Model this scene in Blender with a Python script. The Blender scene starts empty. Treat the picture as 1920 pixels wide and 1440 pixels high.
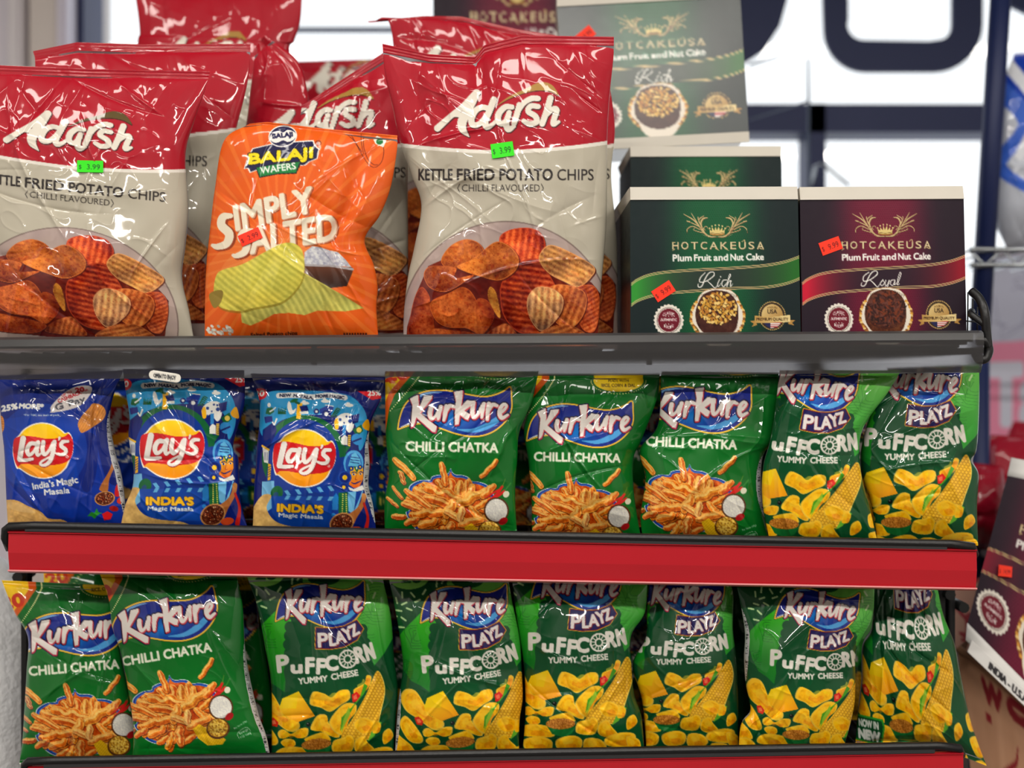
import bpy, bmesh, math, random
import numpy as np
from mathutils import Vector, Matrix
sc = bpy.context.scene
COL = sc.collection
rnd = random.Random(7)
# ------------------------------------------------------------------ camera, sky, lamps, exposure
F = 1935.0            # focal length in pixels of the 1920 x 1440 frame
ZC, YC = 1.25, -1.2   # camera height and distance in front of the shelf rails (rails stand at y = 0)
cam = bpy.data.cameras.new('camera'); cam.lens = 36.0 * F / 1920; cam.sensor_width = 36.0; cam.clip_start = 0.02
cam.dof.use_dof = True; cam.dof.focus_distance = 1.235; cam.dof.aperture_fstop = 2.0
co = bpy.data.objects.new('camera', cam); COL.objects.link(co); co.location = (0, YC, ZC); co.rotation_euler = (math.pi / 2, 0, 0)
sc.camera = co
sc.view_settings.view_transform = 'Standard'; sc.view_settings.look = 'None'; sc.view_settings.gamma = 1.0; sc.view_settings.use_curve_mapping = False
sc.view_settings.exposure = 0.22
try:
    sc.cycles.use_denoising = True; sc.cycles.max_bounces = 8; sc.cycles.transparent_max_bounces = 12; sc.cycles.sample_clamp_indirect = 4.0; sc.cycles.caustics_reflective = False; sc.cycles.caustics_refractive = False
except Exception:
    pass
w = bpy.data.worlds.new('daylight'); sc.world = w; w.use_nodes = True
w.node_tree.nodes['Background'].inputs[0].default_value = (0.93, 0.97, 1.0, 1); w.node_tree.nodes['Background'].inputs[1].default_value = 1.25
LAMPS = [(-1.5, -0.9), (0.1, -0.75), (1.7, -0.9), (-1.5, -3.1), (0.15, -3.1), (1.7, -3.1)]   # ceiling strip lights of the shop
for i, (x, y) in enumerate(LAMPS):
    l = bpy.data.lights.new('ceiling_strip', 'AREA'); l.shape = 'RECTANGLE'; l.size = 1.2; l.size_y = 0.16; l.energy = 54 if y < -2 else 12; l.color = (1.0, 0.95, 0.87)
    o = bpy.data.objects.new('ceiling_strip', l); COL.objects.link(o); o.location = (x, y, 2.80)

def U(px, py, d):
    """Point at distance d from the camera plane that the photograph shows at pixel (px, py)."""
    return Vector(((px - 960) * d / F, YC + d, ZC + (720 - py) * d / F))
# ------------------------------------------------------------------ print artwork (rasterised from vector shapes, used as vertex colours)
_glyphs = {}
def glyph_edges(txt):
    """Edges of the filled outline of a text in the built-in font (cap height about 0.7), baseline at y=0, y up."""
    if txt in _glyphs:
        return _glyphs[txt]
    cu = bpy.data.curves.new('lettering', 'FONT'); cu.body = txt; cu.fill_mode = 'FRONT'; cu.resolution_u = 3
    ob = bpy.data.objects.new('lettering', cu)
    bpy.context.scene.collection.objects.link(ob)
    dg = bpy.context.evaluated_depsgraph_get(); dg.update()
    me = ob.evaluated_get(dg).to_mesh()
    n = len(me.vertices); co = np.empty(n * 3, np.float32); me.vertices.foreach_get('co', co); co = co.reshape(-1, 3)[:, :2]
    E = []
    for p in me.polygons:
        v = list(p.vertices)
        for i in range(len(v)):
            E.append((v[i], v[(i + 1) % len(v)]))
    E = np.array(E, int).reshape(-1, 2)
    out = np.concatenate([co[E[:, 0]], co[E[:, 1]]], 1).astype(np.float64) if len(E) else np.zeros((0, 4))
    bpy.data.objects.remove(ob); bpy.data.curves.remove(cu)
    _glyphs[txt] = out
    return out

def spline(pts, closed=False, n=8):
    P = np.array(pts, float)
    if closed:
        Q = np.vstack([P[-1:], P, P[:2]])
    else:
        Q = np.vstack([2 * P[:1] - P[1:2], P, 2 * P[-1:] - P[-2:-1]])
    out = []
    t = np.linspace(0, 1, n, endpoint=False)[:, None]
    for i in range(1, len(Q) - 2):
        a, b, c, d = Q[i - 1], Q[i], Q[i + 1], Q[i + 2]
        out.append(0.5 * (2 * b + (c - a) * t + (2 * a - 5 * b + 4 * c - d) * t * t + (3 * b - a - 3 * c + d) * t ** 3))
    if not closed:
        out.append(Q[-2:-1])
    return np.vstack(out)

def vnoise(X, Y, seed=0):
    """Smooth value noise, lattice 1."""
    rs = np.random.RandomState(seed + 11)
    T = rs.rand(64, 64).astype(np.float32)
    xi = np.floor(X).astype(int); yi = np.floor(Y).astype(int)
    fx = X - xi; fy = Y - yi
    fx = fx * fx * (3 - 2 * fx); fy = fy * fy * (3 - 2 * fy)
    a = T[yi & 63, xi & 63]; b = T[yi & 63, (xi + 1) & 63]; c = T[(yi + 1) & 63, xi & 63]; d = T[(yi + 1) & 63, (xi + 1) & 63]
    return (a * (1 - fx) + b * fx) * (1 - fy) + (c * (1 - fx) + d * fx) * fy

def C_(c):
    return np.array(c, np.float32)[:3]

class Art:
    def __init__(self, W, H, bg, k):
        self.W, self.H, self.k = W, H, k
        self.w, self.h = int(W * k), int(H * k)
        self.a = np.empty((self.h, self.w, 3), np.float32); self.a[:] = C_(bg)
        self.set()
    def set(self, sx=1.0, tx=0.0, ty=0.0, sy=None, rot=0.0, shear=0.0):
        """Local drawing units -> canvas units."""
        sy = sx if sy is None else sy
        c, s = math.cos(math.radians(rot)), math.sin(math.radians(rot))
        A = np.array([[c, -s], [s, c]]) @ np.array([[sx, shear * sy], [0, sy]])
        self.A = A; self.t = np.array([tx, ty], float)
        self.sc = math.sqrt(abs(np.linalg.det(A))) * self.k
    def P(self, pts):
        return (np.asarray(pts, float)[:, :2] @ self.A.T + self.t) * self.k
    def local(self, X, Y):
        I = np.linalg.inv(self.A)
        x = X / self.k - self.t[0]; y = Y / self.k - self.t[1]
        return I[0, 0] * x + I[0, 1] * y, I[1, 0] * x + I[1, 1] * y
    def cov(self, E, pad=2):
        """Coverage (0..1) of the even-odd fill of raster-space edges; returns mask, x0, y0."""
        S = 3
        x0 = int(max(0, math.floor(min(E[:, 0].min(), E[:, 2].min())) - pad)); x1 = int(min(self.w, math.ceil(max(E[:, 0].max(), E[:, 2].max())) + pad))
        y0 = int(max(0, math.floor(min(E[:, 1].min(), E[:, 3].min())) - pad)); y1 = int(min(self.h, math.ceil(max(E[:, 1].max(), E[:, 3].max())) + pad))
        if x1 <= x0 or y1 <= y0:
            return None, 0, 0
        w, h = (x1 - x0) * S, (y1 - y0) * S
        T = np.zeros((h, w + 1), np.int32)
        ex0 = (E[:, 0] - x0) * S; ey0 = (E[:, 1] - y0) * S; ex1 = (E[:, 2] - x0) * S; ey1 = (E[:, 3] - y0) * S
        for a, b, c, d in zip(ex0, ey0, ex1, ey1):
            if b > d:
                a, b, c, d = c, d, a, b
            r0 = max(0, math.ceil(b - 0.5)); r1 = min(h, math.ceil(d - 0.5))
            if r1 <= r0:
                continue
            r = np.arange(r0, r1)
            x = a + (r + 0.5 - b) * (c - a) / (d - b)
            T[r, np.clip(np.ceil(x - 0.5), 0, w).astype(int)] += 1
        m = (np.cumsum(T, 1)[:, :w] & 1).astype(np.float32)
        return m.reshape(y1 - y0, S, x1 - x0, S).mean((1, 3)), x0, y0
    def paint(self, m, x0, y0, col, alpha=1.0):
        if m is None:
            return
        h, w = m.shape
        if callable(col):
            Y, X = np.mgrid[y0:y0 + h, x0:x0 + w]
            lx, ly = self.local(X + 0.5, Y + 0.5)
            col = np.clip(col(lx, ly), 0, 255)
        else:
            col = C_(col)
        m = (m * alpha)[..., None]
        V = self.a[y0:y0 + h, x0:x0 + w]
        V[:] = V * (1 - m) + col * m
    @staticmethod
    def loop(P):
        return np.concatenate([P, np.roll(P, -1, 0)], 1)
    def poly(self, pts, col, smooth=False, alpha=1.0, n=8):
        p = spline(pts, True, n) if smooth else np.array(pts, float)
        self.paint(*self.cov(self.loop(self.P(p))), col, alpha)
    def ell(self, cx, cy, rx, ry, col, ang=0, alpha=1.0, wob=0.0, seed=0, frq=7):
        t = np.linspace(0, 2 * math.pi, 72, endpoint=False)
        r = 1 + wob * (np.sin(t * frq + seed) * 0.5 + np.sin(t * (frq + 4) + seed * 2.1) * 0.3 + np.sin(t * 3 + seed * 1.7) * 0.6)
        x = rx * r * np.cos(t); y = ry * r * np.sin(t); c, s = math.cos(math.radians(ang)), math.sin(math.radians(ang))
        self.poly(np.stack([cx + c * x - s * y, cy + s * x + c * y], 1), col, False, alpha)
    def stroke(self, pts, col, smooth=True, closed=False, grow=0.0, off=(0, 0), alpha=1.0):
        """Brush line through (x, y, width) points."""
        p = np.array(pts, float)
        if smooth and len(p) > 2 or closed:
            p = spline(p, closed, 6)
            if closed:
                p = np.vstack([p, p[:1]])
        q = self.P(p[:, :2] + np.array(off)); r = np.maximum(p[:, 2] / 2 + grow, 0.1) * self.sc
        pad = r.max() + 2
        x0 = int(max(0, q[:, 0].min() - pad)); x1 = int(min(self.w, q[:, 0].max() + pad + 1)); y0 = int(max(0, q[:, 1].min() - pad)); y1 = int(min(self.h, q[:, 1].max() + pad + 1))
        if x1 <= x0 or y1 <= y0:
            return
        D = np.full((y1 - y0, x1 - x0), 1e3, np.float32)
        for i in range(len(q) - 1):
            a, b = q[i], q[i + 1]; rr = max(r[i], r[i + 1]) + 2
            bx0 = int(max(x0, min(a[0], b[0]) - rr)); bx1 = int(min(x1, max(a[0], b[0]) + rr + 1)); by0 = int(max(y0, min(a[1], b[1]) - rr)); by1 = int(min(y1, max(a[1], b[1]) + rr + 1))
            if bx1 <= bx0 or by1 <= by0:
                continue
            Y, X = np.mgrid[by0:by1, bx0:bx1]
            X = X + 0.5 - a[0]; Y = Y + 0.5 - a[1]; dx, dy = b - a; L = dx * dx + dy * dy + 1e-9
            t = np.clip((X * dx + Y * dy) / L, 0, 1)
            d = np.hypot(X - t * dx, Y - t * dy) - (r[i] + (r[i + 1] - r[i]) * t)
            V = D[by0 - y0:by1 - y0, bx0 - x0:bx1 - x0]; np.minimum(V, d, out=V)
        self.paint(np.clip(0.5 - D, 0, 1), x0, y0, col, alpha)
    @staticmethod
    def dil(m, r):
        if r <= 0:
            return m
        p = int(math.ceil(r)) + 1
        M = np.pad(m, p); out = M.copy()
        k = max(8, int(2 * math.pi * r * 1.2)); offs = set()
        for rr in ([r] if r < 2 else [r, r * 0.5]):
            for i in range(k):
                offs.add((round(rr * math.cos(2 * math.pi * i / k), 1), round(rr * math.sin(2 * math.pi * i / k), 1)))
        for ox, oy in offs:
            ix, iy = math.floor(ox), math.floor(oy); fx, fy = ox - ix, oy - iy
            s = lambda a, b: np.roll(np.roll(M, a, 1), b, 0)
            v = (s(ix, iy) * (1 - fx) * (1 - fy) + s(ix + 1, iy) * fx * (1 - fy) + s(ix, iy + 1) * (1 - fx) * fy + s(ix + 1, iy + 1) * fx * fy)
            np.maximum(out, v, out=out)
        return out
    def text(self, s, x, y, w, h, col, bold=0.0, ang=0.0, shear=0.0, lines=(), warp=None, shadow=None):
        """Text whose box is w wide and whose capitals are h high, baseline starting at (x, y) in local units.
        bold: extra stroke in local units; lines: ((extra, colour), ...) outlines drawn first; shadow: (dx, dy, colour)."""
        E = glyph_edges(s)
        if not len(E):
            return
        E = E.copy(); xs = np.r_[E[:, 0], E[:, 2]]; lo, hi = xs.min(), xs.max()
        fx = w / (hi - lo); fy = h / CAP
        c, sn = math.cos(math.radians(ang)), math.sin(math.radians(ang))
        def tr(px, py):
            u = (px - lo) * fx; v = -py * fy
            if warp:
                u, v = warp(u, v)
            u = u - shear * v
            return x + c * u - sn * v, y + sn * u + c * v
        a, b = tr(E[:, 0], E[:, 1]); d, e = tr(E[:, 2], E[:, 3])
        p = self.P(np.stack([a, b], 1)); q = self.P(np.stack([d, e], 1))
        m, x0, y0 = self.cov(np.concatenate([p, q], 1), pad=int(2 + 30 * 0 + (max([g for g, _ in lines], default=0) + bold) * self.sc))
        if m is None:
            return
        if shadow:
            dm = self.dil(m, (bold + max([g for g, _ in lines], default=0)) * self.sc); pd = (dm.shape[0] - m.shape[0]) // 2
            o = self.P([[shadow[0], shadow[1]]])[0] - self.P([[0, 0]])[0]
            self.blit(dm, x0 - pd + int(round(o[0])), y0 - pd + int(round(o[1])), shadow[2])
        for g, cc in lines:
            dm = self.dil(m, (g + bold) * self.sc); pd = (dm.shape[0] - m.shape[0]) // 2
            self.blit(dm, x0 - pd, y0 - pd, cc)
        dm = self.dil(m, bold * self.sc); pd = (dm.shape[0] - m.shape[0]) // 2
        self.blit(dm, x0 - pd, y0 - pd, col)
    def blit(self, m, x0, y0, col):
        cx0, cy0 = max(0, -x0), max(0, -y0)
        m = m[cy0:max(cy0, self.h - y0), cx0:max(cx0, self.w - x0)]
        if m.size:
            self.paint(m, x0 + cx0, y0 + cy0, col)
    def sample(self, x, y):
        """Bilinear lookup at canvas coordinates."""
        X = np.clip(x * self.k - 0.5, 0, self.w - 1.001); Y = np.clip(y * self.k - 0.5, 0, self.h - 1.001)
        xi = X.astype(int); yi = Y.astype(int); fx = (X - xi)[..., None]; fy = (Y - yi)[..., None]
        A = self.a
        return (A[yi, xi] * (1 - fx) + A[yi, xi + 1] * fx) * (1 - fy) + (A[yi + 1, xi] * (1 - fx) + A[yi + 1, xi + 1] * fx) * fy
CAP = 0.7
def _cap():
    global CAP
    E = glyph_edges('H'); CAP = max(E[:, 1].max(), E[:, 3].max())
_cap()

def ridged(base, ang, wl, amp=26, bend=0.0, cx=0, cy=0, seed=0, grain=18, gs=0.09):
    """Colour field of a ridged crisp: parallel waves plus speckles."""
    b = C_(base); c, s = math.cos(math.radians(ang)), math.sin(math.radians(ang))
    def f(x, y):
        u = (x - cx) * c + (y - cy) * s; v = -(x - cx) * s + (y - cy) * c
        w = np.sin((u + bend * v * v * 0.002 + 6 * vnoise(x * 0.02, y * 0.02, seed)) * 2 * math.pi / wl) if wl else 0
        n = vnoise(x * gs, y * gs, seed) - 0.5; n2 = vnoise(x * gs * 0.22, y * gs * 0.22, seed + 5) - 0.5; n3 = vnoise(x * gs * 2.2, y * gs * 2.2, seed + 9) - 0.5
        k = amp * w + grain * n * 1.6 + grain * 2.6 * n2 + grain * 1.2 * n3
        return b + np.stack([k, k * 0.9 - 8 * n2, k * 0.6 - 12 * n2], -1)
    return f
def mottled(base, seed=0, amp=22, gs=0.06, grad=(0, 0)):
    b = C_(base)
    def f(x, y):
        n = vnoise(x * gs, y * gs, seed) - 0.5; n2 = vnoise(x * gs * 3, y * gs * 3, seed + 3) - 0.5
        k = amp * (1.6 * n + n2) + grad[0] * x + grad[1] * y
        return b + np.stack([k, k, k * 0.7], -1)
    return f
def lin(c0, c1, x0, y0, x1, y1):
    a, b = C_(c0), C_(c1); d = (x1 - x0) ** 2 + (y1 - y0) ** 2
    def f(x, y):
        t = np.clip(((x - x0) * (x1 - x0) + (y - y0) * (y1 - y0)) / d, 0, 1)[..., None]
        return a * (1 - t) + b * t
    return f
# ------------------------------------------------------------------ logos
def logo_adarsh(A, leaf):
    W = (232, 226, 214)
    L = [[(200, 665, 78), (360, 520, 62), (520, 390, 66), (685, 225, 82)], [(690, 225, 78), (630, 340, 92), (555, 480, 104), (505, 590, 108), (515, 680, 84), (590, 768, 8)],
         [(300, 565, 26), (400, 505, 40), (500, 500, 60)],
         [(850, 425, 54), (760, 405, 62), (680, 440, 66), (625, 535, 74), (632, 615, 70), (705, 618, 60), (775, 550, 54), (830, 470, 50)], [(900, 312, 76), (845, 450, 74), (795, 575, 74), (810, 650, 66), (880, 620, 46), (935, 560, 26)],
         [(1125, 402, 56), (1045, 400, 64), (965, 480, 72), (955, 580, 68), (1015, 605, 58), (1085, 520, 50)], [(1090, 470, 58), (1055, 600, 72), (1080, 680, 68), (1150, 640, 42)],
         [(1215, 372, 58), (1190, 480, 68), (1150, 605, 62)], [(1190, 480, 44), (1270, 355, 58), (1370, 295, 64), (1450, 295, 58)],
         [(1450, 395, 58), (1360, 390, 64), (1325, 455, 62), (1415, 515, 66), (1430, 585, 66), (1345, 612, 62), (1270, 575, 50)],
         [(1602, 290, 72), (1560, 440, 72), (1500, 610, 66)], [(1535, 520, 44), (1635, 425, 56), (1682, 440, 62), (1650, 540, 66), (1640, 612, 64), (1705, 585, 34)]]
    for s in L:
        A.stroke(s, (58, 8, 16), grow=9, off=(7, 9))
    for s in L:
        A.stroke(s, W, grow=4)
    A.poly([(935, 395), (1080, 282), (1290, 185), (1440, 112), (1560, 105), (1650, 160), (1712, 272), (1600, 222), (1450, 208), (1260, 245), (1080, 315)], (70, 12, 16), True)
    A.poly([(935, 390), (1080, 275), (1290, 175), (1440, 103), (1560, 98), (1645, 152), (1705, 258), (1600, 210), (1450, 196), (1260, 236), (1080, 305)], leaf, True)

def logo_kurkure(A):
    banner = [(125, 650), (150, 500), (205, 340), (300, 220), (430, 140), (600, 97), (760, 92), (930, 112), (1150, 158), (1350, 185), (1500, 165), (1640, 110), (1742, 45), (1757, 200), (1760, 340), (1720, 460), (1640, 570), (1500, 680), (1330, 742), (1150, 750), (950, 710), (750, 640), (600, 590), (450, 568), (300, 588), (125, 650)]
    b = [(x, y, 26) for x, y in banner]
    for s, c in ((46, (20, 60, 40)), (30, (240, 200, 70))):
        A.stroke([(x, y, s) for x, y in spline(banner, False, 4)], c, smooth=False)
    def blue(x, y):
        d = np.exp(-(((x - 880) / 330) ** 2 + ((y - 520) / 170) ** 2))[..., None]
        return C_((22, 42, 134)) * (1 - d) + C_((10, 122, 196)) * d
    banner_s = spline(banner, False, 6); A.poly(banner_s, blue)
    A.stroke([(980, 655, 16), (1200, 672, 60), (1400, 610, 92), (1560, 505, 80), (1640, 420, 10)], (92, 168, 222))
    A.stroke([(330, 250, 20), (470, 160, 34), (620, 122, 26), (760, 118, 6)], (126, 176, 220))
    A.stroke([(165, 620, 8), (300, 568, 20), (440, 550, 22), (560, 570, 6)], (225, 232, 236))
    A.stroke([(x, y, 15) for x, y in spline(banner, False, 4)], (244, 206, 80), smooth=False)
    K = [[(300, 212), (355, 182), (412, 158), (424, 300), (400, 420), (365, 560), (345, 604), (312, 622), (326, 440), (338, 310)],
         [(500, 178), (612, 172), (606, 215), (520, 320), (430, 425), (392, 452), (378, 420), (450, 300)],
         [(385, 432), (440, 420), (560, 520), (682, 612), (662, 692), (622, 686), (500, 575), (380, 470)],
         [(935, 112), (1056, 94), (1042, 250), (1018, 420), (995, 580), (948, 588), (946, 400), (962, 250)],
         [(1120, 235), (1215, 250), (1190, 300), (1040, 410), (1000, 400), (1010, 350)], [(1010, 378), (1060, 375), (1160, 440), (1130, 515), (1090, 500), (1000, 425)]]
    S = [[(596, 350, 62), (584, 430, 62), (605, 500, 50), (665, 462, 36), (708, 380, 40)], [(742, 330, 56), (718, 420, 56), (704, 500, 42)],
         [(820, 322, 58), (802, 430, 58), (786, 520, 42)], [(812, 410, 40), (866, 318, 54), (935, 330, 44)],
         [(1212, 270, 58), (1196, 385, 62), (1215, 478, 50), (1275, 435, 40), (1335, 320, 46)], [(1362, 285, 52), (1342, 385, 52), (1332, 480, 38)],
         [(1432, 285, 58), (1417, 400, 58), (1410, 510, 42)], [(1430, 390, 40), (1486, 298, 54), (1550, 312, 42)],
         [(1590, 425, 40), (1655, 370, 40), (1688, 315, 36), (1650, 292, 46), (1602, 345, 56), (1588, 430, 60), (1624, 488, 54), (1705, 445, 34)]]
    for g, c, o in ((26, (24, 20, 60), (2, 6)), (11, (196, 62, 82), (5, 11)), (2, (236, 230, 224), (0, 0))):
        for p in K:
            q = np.array(p) + np.array(o); A.poly(q, c)
            A.stroke([(x, y, 2 * g + 2) for x, y in q] + [(q[0][0], q[0][1], 2 * g + 2)], c, smooth=False)
        for s in S:
            A.stroke(s, c, grow=g, off=o)

def logo_lays(A):
    ban = [(165, 330), (230, 290), (320, 280), (450, 296), (600, 325), (750, 322), (850, 300), (908, 268), (955, 350), (962, 450), (940, 560), (900, 625), (800, 668), (650, 686), (500, 680), (350, 662), (250, 662), (205, 692), (165, 600), (150, 480)]
    out = [(545, 105), (680, 130), (800, 200), (860, 255), (905, 245), (945, 300), (965, 400), (955, 530), (905, 640), (860, 730), (760, 815), (620, 862), (500, 862), (380, 825), (290, 770), (225, 722), (190, 715), (165, 640), (145, 520), (150, 400), (175, 320), (230, 270), (300, 190), (420, 125)]
    A.poly(out, (246, 238, 224), True)
    A.poly([545 + (np.array(p) - 545) * (0.957, 1) if 0 else (548 + (p[0] - 548) * 0.955, 490 + (p[1] - 490) * 0.957) for p in out], lin((250, 214, 30), (244, 156, 28), 0, 130, 0, 860), True)
    A.poly(ban, lin((206, 34, 42), (196, 26, 40), 0, 280, 0, 690), True)
    W = (238, 232, 226)
    S = [[(290, 315, 78), (262, 450, 76), (236, 590, 72)], [(232, 604, 52), (320, 606, 50), (408, 594, 40)],
         [(465, 388, 56), (385, 388, 58), (340, 465, 62), (362, 538, 52), (430, 495, 42), (480, 400, 40)], [(492, 372, 58), (470, 480, 58), (482, 545, 44), (535, 515, 24)],
         [(562, 370, 58), (546, 480, 58), (575, 540, 50), (640, 480, 42), (690, 380, 40)], [(712, 370, 58), (684, 520, 62), (640, 632, 56), (570, 682, 46), (512, 668, 36), (535, 630, 32), (640, 572, 26), (720, 520, 22)],
         [(782, 318, 34), (770, 352, 18)], [(890, 368, 42), (822, 374, 52), (800, 428, 56), (858, 480, 56), (850, 528, 50), (800, 546, 46), (738, 532, 34)]]
    for s in S:
        A.stroke(s, (150, 18, 30), grow=3, off=(5, 8))
    for s in S:
        A.stroke(s, W)
    A.ell(877, 578, 18, 18, W); A.ell(877, 578, 12, 12, (200, 30, 42)); A.ell(877, 578, 6, 6, W)

# ------------------------------------------------------------------ kettle chips bag (canvas units = photo pixels on the middle bag)
def chips_pile(A):
    dk = (112, 32, 18)
    A.poly([(40, 1000), (130, 680), (230, 450), (480, 340), (700, 420), (880, 300), (1100, 380), (1250, 300), (1500, 480), (1700, 600), (1780, 700), (1750, 1200), (30, 1200)], mottled(dk, 4, 26, 0.012))
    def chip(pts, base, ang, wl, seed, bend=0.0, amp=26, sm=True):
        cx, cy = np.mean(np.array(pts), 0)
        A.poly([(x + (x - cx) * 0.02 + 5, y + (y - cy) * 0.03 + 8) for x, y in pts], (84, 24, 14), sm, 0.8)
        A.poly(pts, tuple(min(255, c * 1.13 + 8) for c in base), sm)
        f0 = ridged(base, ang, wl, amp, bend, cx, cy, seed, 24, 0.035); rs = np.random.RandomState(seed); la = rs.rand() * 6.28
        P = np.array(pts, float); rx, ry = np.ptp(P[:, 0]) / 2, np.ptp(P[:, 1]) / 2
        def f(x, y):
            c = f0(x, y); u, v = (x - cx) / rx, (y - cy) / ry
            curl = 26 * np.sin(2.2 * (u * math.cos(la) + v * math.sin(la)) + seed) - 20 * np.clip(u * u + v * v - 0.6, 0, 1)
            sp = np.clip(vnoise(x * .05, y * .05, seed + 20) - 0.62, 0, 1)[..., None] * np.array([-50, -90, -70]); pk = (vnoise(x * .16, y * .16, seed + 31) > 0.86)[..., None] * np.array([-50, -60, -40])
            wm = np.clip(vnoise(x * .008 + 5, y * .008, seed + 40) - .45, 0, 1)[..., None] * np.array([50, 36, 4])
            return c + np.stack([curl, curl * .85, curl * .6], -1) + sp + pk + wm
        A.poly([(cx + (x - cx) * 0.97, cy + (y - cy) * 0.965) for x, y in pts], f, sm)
    chip([(870, 200), (950, 130), (1100, 105), (1220, 135), (1280, 230), (1270, 330), (1200, 400), (1030, 400), (900, 330)], (186, 72, 40), 8, 58, 1)
    chip([(350, 380), (430, 270), (560, 210), (680, 240), (730, 330), (640, 440), (480, 480), (370, 450)], (188, 104, 46), 60, 0, 2)
    chip([(885, 620), (960, 500), (1080, 400), (1230, 400), (1340, 560), (1400, 700), (1400, 900), (1250, 1060), (1050, 1050), (920, 920), (880, 760)], (164, 60, 32), 98, 52, 3, 0.02, 30)
    chip([(490, 450), (640, 380), (830, 235), (960, 270), (1040, 370), (1030, 470), (950, 545), (850, 580), (700, 545), (560, 500)], (192, 112, 54), 40, 0, 4)
    chip([(1235, 340), (1320, 262), (1480, 310), (1720, 455), (1690, 560), (1580, 640), (1450, 590), (1320, 520), (1235, 420)], (208, 152, 98), 116, 50, 5, 0.0, 24)
    chip([(190, 540), (230, 460), (350, 450), (480, 470), (470, 560), (640, 530), (560, 590), (400, 680), (250, 650)], (186, 100, 48), 30, 0, 6)
    chip([(120, 700), (180, 640), (240, 720), (250, 800), (280, 950), (280, 1150), (60, 1150), (70, 900)], (164, 70, 34), 40, 0, 7)
    chip([(250, 780), (420, 690), (540, 640), (630, 700), (690, 850), (705, 1060), (570, 1010), (400, 1000), (290, 930)], (184, 92, 42), 20, 0, 8)
    chip([(660, 770), (760, 760), (825, 880), (780, 1000), (690, 1060)], (166, 74, 34), 60, 0, 9)
    chip([(785, 640), (840, 690), (880, 890), (850, 900), (770, 740)], (206, 142, 62), 60, 0, 10)
    chip([(1560, 660), (1700, 620), (1770, 720), (1770, 900), (1720, 1040), (1620, 1020), (1560, 850)], (190, 92, 52), 60, 36, 12, 0.1, 22)
    chip([(1330, 640), (1480, 620), (1640, 690), (1640, 860), (1530, 1000), (1380, 960), (1320, 800)], (202, 118, 66), 20, 56, 11, 0.06)
    chip([(1130, 720), (1210, 640), (1340, 650), (1440, 730), (1430, 860), (1330, 990), (1240, 1035), (1160, 950), (1120, 830)], (208, 156, 112), 5, 56, 13, 0.12, 30)
    chip([(760, 1060), (860, 990), (940, 970), (1020, 1050), (1060, 1150), (720, 1150)], (172, 90, 52), 10, 44, 14)
    chip([(1220, 1060), (1360, 990), (1500, 980), (1650, 1060), (1720, 1160), (1180, 1160)], (196, 116, 66), 70, 44, 15, 0.05)
    chip([(260, 1020), (450, 1030), (620, 1050), (720, 1090), (600, 1180), (260, 1180)], (168, 76, 36), 60, 0, 16)
def art_adarsh(k=1.6, leaf=(176, 140, 78)):
    A = Art(460, 600, (170, 20, 44), k)
    cream = (194, 188, 172)
    edge = [(-10, 198), (30, 206), (90, 213), (160, 218), (225, 220), (290, 217), (360, 211), (420, 203), (470, 195)]
    A.poly(edge + [(470, 620), (-10, 620)], cream)
    A.stroke([(x, y, 7) for x, y in edge], (236, 231, 222))
    A.set(1 / 6.62, 75, 75); logo_adarsh(A, leaf); A.set()
    k_ = (44, 38, 38)
    A.text('KETTLE', 70, 273, 63, 21, k_, 0.7); A.text('FRIED', 142, 273, 70, 21, k_, 0.7); A.text('POTATO', 222, 273, 99, 21, k_, 0.7); A.text('CHIPS', 330, 273, 68, 20.5, k_, 0.2)
    A.text('CHILLI', 151, 294, 49, 13, k_); A.text('FLAVOURED', 207, 294, 90, 13, k_)
    A.stroke([(147, 280, 1.4), (143, 288, 1.4), (147, 296, 1.4)], k_, False); A.stroke([(300, 280, 1.4), (304, 288, 1.4), (300, 296, 1.4)], k_, False)
    A.ell(234, 545, 197, 196, (140, 124, 118)); A.ell(234, 546, 194.5, 194.5, mottled((184, 166, 160), 3, 10, 0.02))
    A.poly([(40, 560), (428, 560), (428, 620), (20, 620), (10, 560)], mottled((184, 166, 160), 3, 10, 0.02))
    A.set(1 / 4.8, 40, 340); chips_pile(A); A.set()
    return A

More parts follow.
